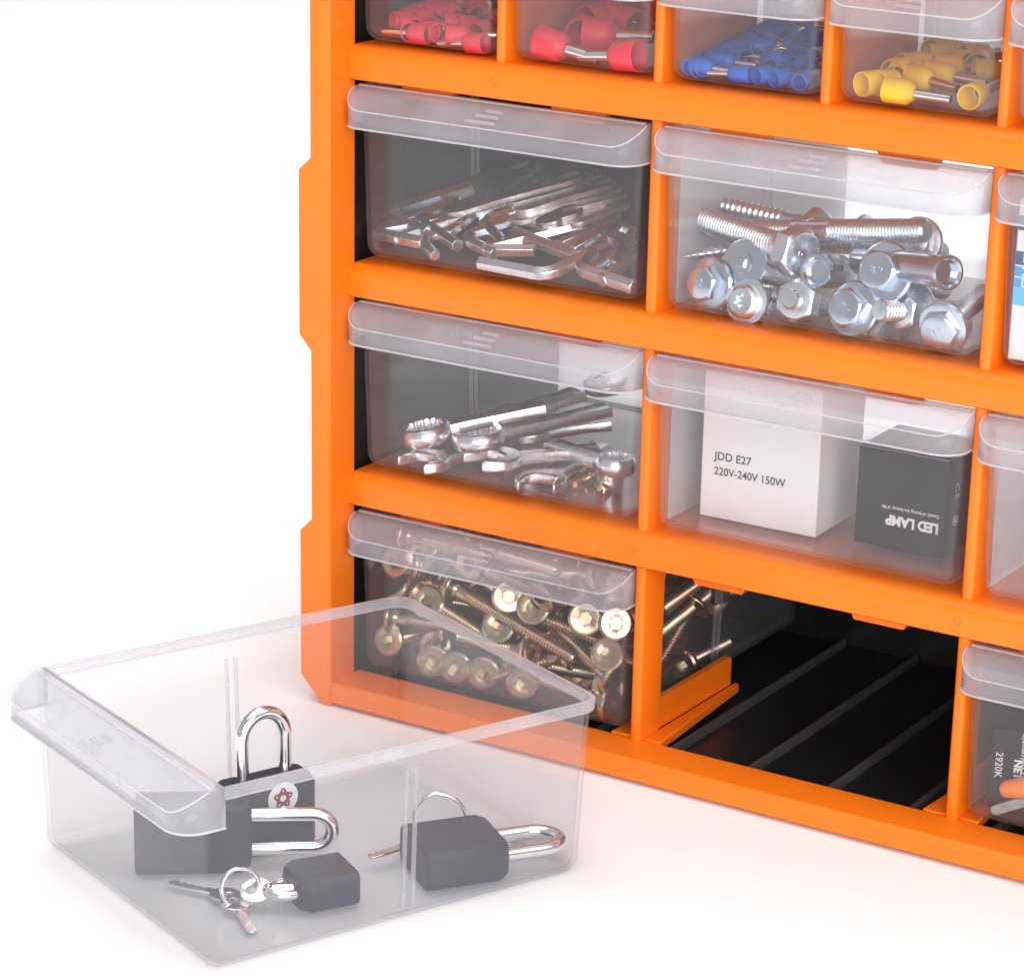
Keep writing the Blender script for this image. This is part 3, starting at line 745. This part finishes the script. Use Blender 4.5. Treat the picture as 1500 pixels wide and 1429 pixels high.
# ---- wrenches, third row left
ZF3 = ROWZ[1][0] + 0.30
def wrench(label, A, B, Ro, ri, hr, up=(0, 0, 1), sw=0.75, open_end=True, ring=True):
    A, B = Vector(A), Vector(B); L = (B - A).length
    t = thing('combination_wrench', label, 'wrench', flat_m(A, B - A, up), 'wrenches in the drawer')
    n = 48
    if ring:
        inner = [((ri if (i // 2) % 2 else ri*0.88)*math.cos(2*PI*i/n), (ri if (i // 2) % 2 else ri*0.88)*math.sin(2*PI*i/n)) for i in range(n)]
        o = [(math.cos(2*PI*i/n), math.sin(2*PI*i/n)) for i in range(n)]
        rs = [[(x, y, -hr/2) for x, y in inner], [(x*Ro*0.86, y*Ro*0.86, -hr/2) for x, y in o], [(x*Ro*0.97, y*Ro*0.97, -hr*0.3) for x, y in o], [(x*Ro, y*Ro, 0) for x, y in o],
              [(x*Ro*0.97, y*Ro*0.97, hr*0.3) for x, y in o], [(x*Ro*0.86, y*Ro*0.86, hr/2) for x, y in o], [(x*1.04, y*1.04, hr/2) for x, y in inner], [(x, y, hr/2 - 0.05) for x, y in inner]]
        MB().rings(rs + [rs[0]], False, False).build('ring_end', CASTST, t, smooth=40)
    x0 = Ro*0.92 if ring else Ro*0.6
    st = [(x0, sw*0.62, hr*0.36), (x0 + 0.7, sw*0.48, 0.20), (L*0.5, sw*0.44, 0.17), (L - 1.2, sw*0.55, 0.18)]
    rs = [[(x, -w, -h*0.5), (x, -w*0.9, -h), (x, -w*0.55, -h*0.8), (x, w*0.55, -h*0.8), (x, w*0.9, -h), (x, w, -h*0.5), (x, w, h*0.5), (x, w*0.9, h), (x, w*0.55, h*0.80), (x, -w*0.55, h*0.80), (x, -w*0.9, h), (x, -w, h*0.5)] for x, w, h in st]
    MB().rings(rs).build('shaft', CASTST, t, smooth=35)
    def jaw(cx, sgn):
        R_ = Ro*1.12; g = ri*0.95
        pts = arc(0, 0, R_, math.asin(g/R_) + 0.12, 2*PI - math.asin(g/R_) - 0.12, 22) + [(R_*0.35, -g), (-R_*0.15, -g), (-R_*0.32, -g*0.5), (-R_*0.32, g*0.5), (-R_*0.15, g), (R_*0.35, g)]
        m = MB(); m.prism([(cx + sgn*(x*math.cos(0.26) - y*math.sin(0.26)), sgn*(x*math.sin(0.26) + y*math.cos(0.26))) for x, y in pts], 'z', -0.20, 0.20)
        m.build('open_end', CASTST, t, bevel=0.09, bseg=3)
    if open_end: jaw(L, 1)
    if not ring: jaw(0, -1)
z = ZF3
wrench('chrome wrench whose ring stands farthest left and highest', onz(624, 634, z + 1.05), onz(846, 586, z + 2.2), 0.95, 0.68, 0.62, open_end=False)
wrench('chrome wrench whose toothed ring is second from the left', onz(701, 641, z + 1.05), onz(935, 590, z + 1.8), 0.97, 0.70, 0.62, open_end=False)
wrench('chrome wrench with an open jaw on the floor under the left ring', onz(622, 676, z + 0.32), onz(770, 650, z + 0.5), 0.85, 0.62, 0.5, ring=False, open_end=False)
wrench('chrome wrench with a stamped oval head under the second ring', onz(722, 672, z + 0.85), onz(925, 656, z + 0.9), 0.92, 0.5, 0.5, ring=False, open_end=False)
wrench('chrome wrench with an open jaw at the front right', onz(792, 706, z + 0.30), onz(905, 640, z + 0.6), 0.82, 0.55, 0.5, ring=False, open_end=False)
wrench('chrome wrench whose ring end touches the right wall', onz(902, 680, z + 0.9), onz(770, 640, z + 1.0), 0.72, 0.46, 0.6, open_end=False)
wrench('large chrome wrench lying highest towards the back', onz(748, 610, z + 0.9), onz(890, 562, z + 1.7), 0.8, 0.5, 0.5, sw=1.0, ring=False)
wrench('broad chrome wrench in the middle of the fan of shafts', onz(775, 634, z + 0.7), onz(940, 612, z + 1.2), 0.8, 0.5, 0.45, sw=1.0, ring=False, open_end=False)
def wing_nut(px, py, rot, label):
    t = thing('brass_nut', label, 'nut', Matrix.Translation(onz(px, py, z + 0.12)) @ Matrix.Rotation(rot, 4, 'Z') @ Matrix.Rotation(0.5, 4, 'X'), 'brass nuts in the wrench drawer')
    MB().lathe([(0.17, -0.1), (0.30, -0.1), (0.34, 0.0), (0.28, 0.14), (0.17, 0.14), (0.17, -0.1)], 20, False, False).build('hub', BRASS, t, smooth=40)
    for s in (-1, 1):
        MB().tube([(s*0.26, 0, 0), (s*0.42, 0.02, 0.06), (s*0.55, 0.05, 0.13)], [0.09, 0.12, 0.07], 8).build('wing', BRASS, t, smooth=60)
wing_nut(842, 702, 0.4, 'small brass wing nut on the floor right of the front jaw'); wing_nut(866, 694, -0.9, 'small brass wing nut behind the first one'); wing_nut(884, 716, 1.8, 'small brass wing nut nearest the right wall')
t = thing('steel_cup', 'short round steel cup standing at the right wall under the wrench ring', 'cup', Matrix.Translation(onz(894, 712, z)))
MB().lathe([(0.42, 0.0), (0.48, 0.03), (0.50, 0.5), (0.46, 0.54), (0.42, 0.5), (0.40, 0.08)], 28).build('body', STEEL, t, smooth=40)

# ---- gold screws, bottom left
ZF4 = ROWZ[0][0] + 0.30
def screw_kind(ln, hr=0.62, sr=0.27):
    t = thing('furniture_screw', 'x', 'screw', None, 'gold screws in the bottom drawer'); n = 24
    cir = [(math.cos(2*PI*i/n), math.sin(2*PI*i/n)) for i in range(n)]
    def hxp(rad): return [(rad*math.cos(PI/6)/math.cos(((2*PI*i/n) % (PI/3)) - PI/6)*math.cos(2*PI*i/n), rad*math.cos(PI/6)/math.cos(((2*PI*i/n) % (PI/3)) - PI/6)*math.sin(2*PI*i/n)) for i in range(n)]
    hx = hxp(0.25)
    rs = [[(x*0.5, y*0.5, 0.72) for x, y in hx], [(x*0.97, y*0.97, 0.62) for x, y in hx], [(x, y, 0.01) for x, y in hx], [(x*1.1, y*1.1, 0.0) for x, y in hx], [(x*hr*0.84, y*hr*0.84, 0.0) for x, y in cir], [(x*hr*0.97, y*hr*0.97, 0.05) for x, y in cir], [(x*hr, y*hr, 0.09) for x, y in cir],
          [(x*hr, y*hr, 0.17) for x, y in cir], [(x*hr*0.95, y*hr*0.95, 0.21) for x, y in cir], [(x*sr*1.2, y*sr*1.2, 0.30) for x, y in cir], [(x*sr*0.95, y*sr*0.95, 0.42) for x, y in cir]]
    MB().rings(rs, True, False).build('head', GOLD, t, smooth=28)
    MB().lathe([(sr*0.9, 0.40), (sr*0.9, 0.80)] + thread_profile(sr, 0.82, ln, 0.125, sr*0.2), 14).build('shank', GOLD, t, smooth=22)
    return Kind(t)
sl, ss = screw_kind(5.6), screw_kind(3.4)
SEG = []
def clash(A, B, d):
    for C, D in SEG:
        for i in range(6):
            p = A.lerp(B, i/5); q = D - C; u = max(0, min(1, (p - C).dot(q)/q.length_squared))
            if (p - (C + q*u)).length < d: return True
    return False
def screw(kind, A, D, label, ln):
    A = Vector(A); lo, hi = Vector((1.75, 1.75, ZF4 + 0.3)), Vector((11.3, 13.9, ZF4 + 5.35))
    for q in range(3): A[q] = max(lo[q], min(hi[q], A[q]))
    D = D.normalized()
    for _ in range(3):
        for q in range(3): D[q] = max((lo[q] + (0.4 if q == 1 else 0) - A[q])/ln, min((hi[q] - A[q])/ln, D[q]))
        D = D.normalized()
    kind.place(axis_m(A, A + D, rnd.uniform(0, 6)), label, 'gold screws in the bottom drawer'); SEG.append((A, A + D*ln))
heads = [((561,819),2.6,0.2,0.1,'gold screw head shining white behind the left end of the lip'), ((614,813),2.5,0.15,0.1,'gold screw head seen whole through the lip, second from the left'),
         ((586,792),3.9,0.1,0.2,'pinkish gold screw head highest at the left behind the lip'), ((626,881),2.1,0.25,-0.1,'gold screw head with a crisp hexagon socket left of the middle'),
         ((729,916),2.05,0.2,-0.15,'greenish gold screw head in the middle of the drawer'), ((567,937),1.95,0.25,0.0,'yellowish gold screw head at the lower left behind the loose drawer'),
         ((780,889),2.1,0.25,-0.1,'gold screw head under the lip right of the long screw'), ((857,906),2.1,0.1,0.1,'gold screw head right of the middle, just under the lip'),
         ((905,913),2.2,-0.1,0.0,'gold screw head at the right wall, just under the lip'), ((889,957),1.95,0.25,-0.1,'pinkish gold screw head facing front near the right wall'),
         ((634,970),1.95,0.1,0.1,'gold screw head at the bottom, leftmost of three in a row'), ((667,979),2.0,0.15,0.1,'gold screw head at the bottom, middle of three in a row'),
         ((707,987),1.9,0.15,0.05,'gold screw head at the bottom, rightmost of three in a row'), ((766,1001),1.95,0.1,0.2,'gold screw head at the bottom behind the loose drawer, fourth in the row'),
         ((905,860),2.6,0.4,0.2,'gold screw head behind the right end of the lip'), ((850,862),3.4,0.3,0.3,'gold screw head deep behind the right half of the lip')]
for (px, py), y, a, b, lab in heads:
    screw(ss, ony(px, py, y), vdir(a, b), lab, 3.4)
def lay(p0, y0, p1, y1, lab):
    A, B = ony(*p0, y0), ony(*p1, y1)
    L = (B - A).length; screw(sl if L > 4.4 else ss, A, B - A, lab, 5.6 if L > 4.4 else 3.4)
lay((660,858),2.5,(872,985),1.95,'longest gold screw slanting down across the middle to the right')
lay((578,868),3.6,(640,876),3.4,'gold screw with its head in profile at the upper left')
lay((612,868),2.6,(702,931),1.95,'gold screw with its bare end in front of the middle head')
lay((778,956),2.1,(700,938),2.5,'gold screw with its head on edge in the middle and its thread to the left')
lay((905,1000),2.2,(810,912),3.0,'gold screw with its head on edge at the lower right, thread rising to the left')
lay((911,1036),2.1,(840,1010),2.4,'gold screw with its head on edge in the lower right corner')
lay((912,952),3.0,(790,903),2.6,'gold screw with its thread slanting below the lip at the right')
lay((770,830),3.4,(830,800),5.6,'gold screw rising to the back behind the lip')
lay((700,870),3.6,(730,940),2.9,'gold screw end between the long screw and the green head')
lay((560,900),2.4,(640,912),2.6,'gold screw lying level at the left edge of the drawer')
lay((640,945),2.6,(560,955),3.2,'gold screw behind the lower left heads')
lay((835,955),2.9,(760,985),2.3,'gold screw under the long slanting one')
# seen through the side window of the empty cell
def layx(p0, x0, p1, x1, lab):
    A, B = at(*p0, 0, x0), at(*p1, 0, x1); L = (B - A).length
    screw(sl if L > 4.4 else ss, A, B - A, lab, 5.6 if L > 4.4 else 3.4)
layx((1036,842),11.2,(950,905),11.2,'gold screw highest in the side window of the empty cell')
layx((1050,860),11.3,(955,935),11.3,'gold screw second from the top in the side window')
layx((1022,885),11.45,(948,1010),11.45,'gold screw slanting steeply across the side window')
layx((998,975),11.2,(1055,962),11.2,'gold screw at the bottom of the side window')
A = at(995, 943, 0, 11.3); screw(ss, A, Vector((-1, 0.2, 0.05)), 'gold screw head flashing white in the side window', 3.4)
n = tries = 0
while n < 46 and tries < 9000:
    tries += 1
    A = Vector((rnd.uniform(1.8, 11.3), rnd.uniform(2.0, 3.6), ZF4 + rnd.uniform(0.4, 5.2)))
    D = Vector((rnd.gauss(0, 1), rnd.gauss(0.35, 0.35), rnd.gauss(-0.1, 0.4))).normalized(); ln = 5.6 if rnd.random() < 0.35 else 3.4
    B = A + D*ln
    if not (1.6 < B.x < 11.4 and 2.0 < B.y < 6.0 and ZF4 + 0.3 < B.z < ZF4 + 5.3): continue
    if clash(A, B, 0.42): continue
    screw(sl if ln > 5 else ss, A, D, 'gold %s screw in the front layer %s, %s, pointing %s' % ('long' if ln > 5 else 'short', ('at the left', 'left of the middle', 'in the middle', 'right of the middle', 'at the right')[min(4, int((A.x - 1.7)/1.97))],
          ('near the floor', 'half way up', 'near the top')[max(0, min(2, int((A.z - ZF4 - 0.3)/1.7)))], ('right' if D.x > 0.3 else 'left' if D.x < -0.3 else 'inwards')), ln); n += 1
n = tries = 0
while n < 66 and tries < 6000:
    tries += 1
    A = Vector((rnd.uniform(1.7, 11.5), rnd.uniform(2.6, 13.6), 0)); hmax = 5.3 - 0.12*max(0, A.y - 6)
    A.z = ZF4 + rnd.uniform(0.3, hmax)
    D = Vector((rnd.gauss(0, 1), rnd.gauss(0, 0.9), rnd.gauss(0, 0.28))).normalized(); ln = 5.6 if rnd.random() < 0.5 else 3.4
    B = A + D*ln
    if not (1.7 < B.x < 11.5 and 2.4 < B.y < 13.8 and ZF4 + 0.3 < B.z < ZF4 + 5.2): continue
    if clash(A, B, 0.46): continue
    screw(sl if ln > 5 else ss, A, D, 'gold %s screw buried %s, %s, its head %s' % ('long' if ln > 5 else 'short', ('at the left', 'left of the middle', 'in the middle', 'right of the middle', 'at the right')[min(4, int((A.x - 1.7)/1.97))],
          ('near the floor', 'half way up', 'near the top')[max(0, min(2, int((A.z - ZF4 - 0.3)/1.7)))], ('towards the front' if A.y < 5 else 'deep inside' if A.y < 9.5 else 'at the back')), ln); n += 1

WORN = principled('worn_card_edge', (0.38, 0.38, 0.40), 0.7)
# ---- boxes, third row middle
def carton(name, label, A, B, depth, h, mat, cat='box'):
    A, B = Vector(A), Vector(B); w = (B - A).length
    t = thing(name, label, cat, flat_m(A, B - A, (0, 0, 1)))
    m = MB(); m.box(0, w, 0, depth, 0, h)
    b = m.build('carton', mat, t, bevel=0.05, bseg=2)
    m = MB(); m.box(0.06, w - 0.06, 0.06, depth - 0.06, h + 0.002, h + 0.04); m.build('top_flap', mat, t, bevel=0.015, bseg=1)
    return t, w
FACE = Matrix.Rotation(PI/2, 4, 'X')
def face(x, z, y=-0.012, rot=0.0):
    M = Matrix.Translation((x, y, z)) @ FACE @ Matrix.Rotation(rot, 4, 'Z'); return M
zb = ROWZ[1][0] + 0.32
t, w = carton('lamp_box', 'white cardboard lamp box with two lines of black print', onz(1024, 754, zb), onz(1194, 788, zb), 3.4, 5.1, WHITEC)
p1 = t.matrix_world.inverted() if False else None
text('print', 'JDD E27', 0.39, face(0.50, 2.18), INKB, t, bold=0.004)
text('print', '220V-240V 150W', 0.39, face(0.50, 1.66), INKB, t, bold=0.004, sx=0.93)
t, w = carton('lamp_box', 'small black lamp box standing upside down with white print', onz(1250, 793, zb), onz(1381, 820, zb), 2.9, 3.35, BLACKC)
text('print', 'LED LAMP', 0.46, face(w*0.93, 1.02, rot=PI), INKW, t, bold=0.022, sx=0.92)
text('print', 'Details of feeling the beauty of life', 0.17, face(w*0.93, 1.42, rot=PI), INKW, t, sx=0.88)
m = MB(); m.tube([(0.05, -0.002, 3.345), (w*0.35, -0.004, 3.352), (w*0.7, -0.001, 3.346), (w - 0.05, -0.003, 3.350), (w + 0.002, 0.4, 3.346), (w + 0.001, 1.4, 3.35)], 0.014, 5); m.tube([(-0.001, 0.0, 3.3), (0.002, -0.003, 2.2), (0.0, 0.0, 1.6)], 0.007, 5); m.build('worn_edge', WORN, t)
SIDE = Matrix.Rotation(PI/2, 4, 'Z') @ FACE
M = Matrix.Translation((w + 0.012, 0.75, 2.15)) @ SIDE @ Matrix.Rotation(-PI/2, 4, 'Z'); text('print', 'CE', 0.42, M, INKW, t, align='CENTER', spacing=1.2)
m = MB(); m.tube([(w + 0.008, 0.75 + 0.16*math.cos(a), 1.15 + 0.16*math.sin(a)) for a in [i*PI/9 for i in range(18)]], 0.016, 5, closed=True); m.build('print', INKW, t, smooth=60)
m = MB(); m.tube([(w + 0.008, 0.75, 1.07), (w + 0.008, 0.75, 1.24)], 0.018, 5); m.tube([(w + 0.008, 0.68, 1.14), (w + 0.008, 0.75, 1.08), (w + 0.008, 0.82, 1.14)], 0.018, 5); m.build('print', INKW, t)

# ---- carton with blue bands, second row right
zb = ROWZ[2][0] + 0.32
A = ony(1475, 530, 2.0); A.z = zb
t, w = carton('banded_carton', 'white carton with navy and light blue bands at the right edge', A, A + Vector((6.0, 0.0, 0)), 4.0, 5.0, WHITEC)
for z0, z1, mt in ((4.05, 4.50, NAVY), (2.98, 3.40, NAVY), (2.62, 2.93, CYAN), (2.28, 2.57, CYAN), (1.72, 2.27, CYANL)):
    m = MB(); m.box(0.03, w - 0.03, -0.010, -0.002, z0, z1); m.build('printed_band', mt, t)
for s, zz in (('H', 3.19), ('2', 2.775), ('D', 2.425)): text('print', s, 0.40, face(0.26, zz, -0.016), INKW, t, bold=0.006)
m = MB(); m.box(0.03, w - 0.03, -0.010, -0.002, 2.94, 2.965); m.build('printed_band', INKW, t)

# ---- glue card and nozzle, bottom right
zb = ROWZ[0][0] + 0.32
A = ony(1447, 1180, 2.2); A.z = max(A.z, zb); 
t = thing('glue_card', 'black printed glue card standing at the left of its drawer', 'card', flat_m(A, Vector((1, 0.30, 0)), Vector((0.05, 0, 1))))
m = MB(); m.box(0, 4.2, 0, 0.06, 0, 2.75); m.build('card', BLACKC, t, bevel=0.012, bseg=1)
m = MB(); m.box(-0.02, 0.28, -0.012, -0.004, 0.0, 2.75); m.build('folded_edge', BLACKC, t)
def cardtext(s, size, x, z, bold=0.0): text('print', s, size, Matrix.Translation((x, -0.018, z)) @ FACE @ Matrix.Rotation(-PI/2, 4, 'Z'), INKW, t, bold=bold, align='LEFT')
cardtext('2920K', 0.34, 0.24, 1.95); cardtext('NET.', 0.36, 0.86, 1.75, 0.012); cardtext('Cyanoacrylate Adh', 0.22, 1.02, 2.70); cardtext('PAPER & LEATHER', 0.25, 1.24, 2.70, 0.010)
cardtext('PLASTICS-METAL', 0.25, 1.50, 2.70, 0.010); cardtext('WOOD-RUBBER', 0.25, 1.76, 2.70, 0.010)
A = ony(1467, 1156, 1.95)
t = thing('glue_nozzle', 'orange pointed nozzle lying in front of the black card', 'nozzle', axis_m(A, A + Vector((1, 0.18, 0.28))))
MB().lathe([(0.10, -0.04), (0.22, 0.02), (0.28, 0.14), (0.36, 0.7), (0.50, 1.8), (0.52, 2.6)], 22).build('cone', NOZZLE, t, smooth=50)
MB().lathe([(0.03, -0.06), (0.04, -0.03)], 10).build('pin_hole', INKW, t)
t = thing('plastic_strip', 'thin clear plastic strip leaning under the orange nozzle', 'strip', flat_m(ony(1452, 1188, 1.9), Vector((0.8, 0.4, 0.35)), Vector((0, -1, 0.3))))
m = MB(); m.prism(rrect(0, 2.4, -0.16, 0.16, 0.14, 5), 'z', 0, 0.05); m.build('strip', RIMP, t)

# ---- padlocks in the drawer on the ground
AX = Vector((math.cos(DYAW), math.sin(DYAW), 0)); BX = Vector((-math.sin(DYAW), math.cos(DYAW), 0))
def padlock(label, M, w, h, th, sw, sh, sr, name='padlock'):
    """local x: width, z: towards the shackle, y: thickness; origin at the body's middle"""
    t = thing(name, label, 'padlock', M, 'padlocks in the loose drawer')
    c = th*0.14
    rs = []
    for z, ins in ((-h/2, 0.06), (-h/2 + 0.06, 0.0), (h/2 - 0.35, 0.0), (h/2 - 0.06, 0.16), (h/2, 0.24)):
        X, Y = w/2 - ins, th/2 - ins*0.4
        rs.append([(-X + c, -Y, z), (X - c, -Y, z), (X, -Y + c, z), (X, Y - c, z), (X - c, Y, z), (-X + c, Y, z), (-X, Y - c, z), (-X, -Y + c, z)])
    MB().rings(rs).build('body', LOCKB, t, bevel=0.025, bseg=2)
    r = sw/2
    path = [(-r, 0, h/2 - 0.2), (-r, 0, h/2 + sh - r*1.1)] + [(-r*math.cos(a), 0, h/2 + sh - r*1.1 + r*1.1*math.sin(a)) for a in [i*PI/14 for i in range(1, 14)]] + [(r, 0, h/2 + sh - r*1.1), (r, 0, h/2 - 0.2)]
    MB().tube(path, sr, 14).build('shackle', CHROME, t, smooth=60)
    for s in (-1, 1):
        MB().lathe([(sr*1.5, h/2 - 0.02), (sr*1.45, h/2 + 0.035), (sr, h/2 + 0.04)], 20, False, False).build('shackle_collar', LOCKB, t, smooth=60)
        t.children[-1].location.x = s*r*S
    return t
def ring_thing(label, C, nrm, R, r, coils=2):
    M = axis_m(C, C + Vector(nrm))
    t = thing('key_ring', label, 'key ring', M, 'key rings in the loose drawer')
    MB().tube([((R + 0.0*i)*math.cos(i*PI/14), R*math.sin(i*PI/14), (i/28 - coils/2)*r*1.7) for i in range(28*coils + 1)], r, 8).build('coil', NICKEL, t, smooth=60)
def key_thing(label, A, D, N, ln=2.2, bow=0.55):
    t = thing('key', label, 'key', flat_m(A, D, N), 'keys in the loose drawer')
    n = 22
    o = [(bow*math.cos(2*PI*i/n), bow*0.9*math.sin(2*PI*i/n)) for i in range(n)]; h = [(-bow*0.3 + bow*0.32*math.cos(2*PI*i/n), bow*0.32*math.sin(2*PI*i/n)) for i in range(n)]
    rs = [[(x, y, 0) for x, y in h], [(x, y, 0) for x, y in o], [(x, y, 0.1) for x, y in o], [(x, y, 0.1) for x, y in h]]
    MB().rings(rs + [rs[0]], False, False).build('bow', NICKEL, t, bevel=0.02, bseg=1)
    b0 = bow*0.85; teeth = [(b0, 0.17), (b0, -0.17)]
    x = b0 + 0.3
    while x < ln - 0.25:
        teeth += [(x, -0.17), (x + 0.10, -0.04 - 0.08*rnd.random()), (x + 0.22, -0.17)]; x += 0.26
    teeth += [(ln - 0.12, -0.17), (ln, 0.0), (ln - 0.12, 0.17)]
    MB().prism(teeth, 'z', 0.012, 0.088).build('blade', NICKEL, t, bevel=0.012, bseg=1)
FZ = 0.16
# upright lock with the round sticker
w, h, th = 3.3, 2.45, 1.1
C = onz(386, 1136, FZ + h) - Vector((0, 0, h/2))
M = flat_m(C, BX, (0, 0, 1))
t = padlock('black padlock standing upright with a round sticker and its shackle raised', M, w, h, th, 1.55, 2.15, 0.22)
# its face towards the viewer is local -y (the drawer's right side)
sx_, sz_ = 0.38, 0.58
m = MB(); m.prism([(sx_ + 0.54*math.cos(a), sz_ + 0.54*math.sin(a)) for a in [i*PI/16 for i in range(32)]][::-1], 'y', -th/2 - 0.012, -th/2 - 0.001); st = m.build('sticker', LABELW, t)
m = MB(); n = 40
fl = [((0.30 + 0.06*math.cos(5*a))*math.cos(a + 0.3), (0.30 + 0.06*math.cos(5*a))*math.sin(a + 0.3)) for a in [2*PI*i/n for i in range(n)]]; inr = [(0.11*math.cos(2*PI*i/n + 0.3), 0.11*math.sin(2*PI*i/n + 0.3)) for i in range(n)]
rs = [[(sx_ + x, -th/2 - 0.014, sz_ + zz) for x, zz in inr], [(sx_ + x, -th/2 - 0.014, sz_ + zz) for x, zz in fl], [(sx_ + x, -th/2 - 0.020, sz_ + zz) for x, zz in fl], [(sx_ + x, -th/2 - 0.020, sz_ + zz) for x, zz in inr]]
m.rings(rs + [rs[0]], False, False); m.build('flower_emblem', MAROON, st)
for k in range(5):
    a = 0.3 + 2*PI*k/5
    m = MB(); m.prism([(sx_ + 0.25*math.cos(a) + 0.03*math.cos(q), sz_ + 0.25*math.sin(a) + 0.03*math.sin(q)) for q in [i*PI/5 for i in range(10)]][::-1], 'y', -th/2 - 0.026, -th/2 - 0.0201); m.build('emblem_dot', LABELW, st)
# lock on its long edge
A, B = onz(199, 1272, FZ), onz(368, 1269, FZ)
X = (B - A).normalized(); L = (B - A).length; h2 = 2.4
M = flat_m((A + B)/2 + Vector((0, 0, h2/2)) , Vector((0, 0, 1)), X)
padlock('largest black padlock lying on its long edge with its shackle to the right', M, h2, L, 1.3, 1.15, 2.55, 0.22)
# small lock with the keys
A, B = onz(445, 1343, FZ), onz(530, 1327, FZ)
X = (B - A).normalized(); Yd = Vector((0, 0, 1)).cross(X); th3 = 1.1; w3 = (B - A).length
C = (A + B)/2 + Yd*1.0 + Vector((0, 0, th3/2))
M = flat_m(C, Yd, -X)
padlock('smallest black padlock lying flat with a key in it', M, 1.9, w3, th3, 0.95, 0.75, 0.16)
# lock at the right
A, B = onz(626, 1309, FZ), onz(749, 1291, FZ)
X = (B - A).normalized(); Yd = Vector((0, 0, 1)).cross(X); th4 = 1.3; w4 = (B - A).length
C = (A + B)/2 + Yd*1.35 + Vector((0, 0, th4/2))
M = flat_m(C, -Yd, X)
padlock('black padlock lying flat at the right with its shackle along the wall', M, 2.7, w4, th4, 1.45, 2.1, 0.23)
ring_thing('thin key ring standing behind the right padlock', C + Yd*1.5 + Vector((0, 0, 0.55)), X*0.35 + Yd, 0.82, 0.05)
key_thing('key lying left of the right padlock', C - X*0.75 + Yd*1.62 - Vector((0, 0, 0.30)), -X - Yd*0.35, (0, 0, 1), 1.9, 0.5)
key_thing('key lying flat behind the shackle of the right padlock', C + X*2.2 + Yd*0.9 - Vector((0, 0, 0.52)), X + Yd*0.5, (0, 0, 1), 2.0, 0.5)
# key set of the small lock
P3 = onz(420, 1303, FZ + 0.55)
key_thing('key sticking in the small padlock', onz(376, 1305, FZ + 0.45), P3 - onz(376, 1305, FZ + 0.45), (0.1, -0.6, 1), 1.7, 0.5)
ring_thing('thick split ring holding the keys beside the small padlock', onz(352, 1300, FZ + 0.60), Vector((0.75, -0.45, 0.25)), 0.60, 0.06)
key_thing('key lying flat and pointing left below the key ring', onz(330, 1312, FZ + 0.05), onz(262, 1297, FZ + 0.05) - onz(330, 1312, FZ + 0.05), (0, 0, 1), 2.0, 0.5)
key_thing('key lying flat and pointing to the front below the key ring', onz(344, 1325, FZ + 0.1), onz(360, 1352, FZ + 0.02) - onz(344, 1325, FZ + 0.1), (0.2, 0, 1), 1.9, 0.5)
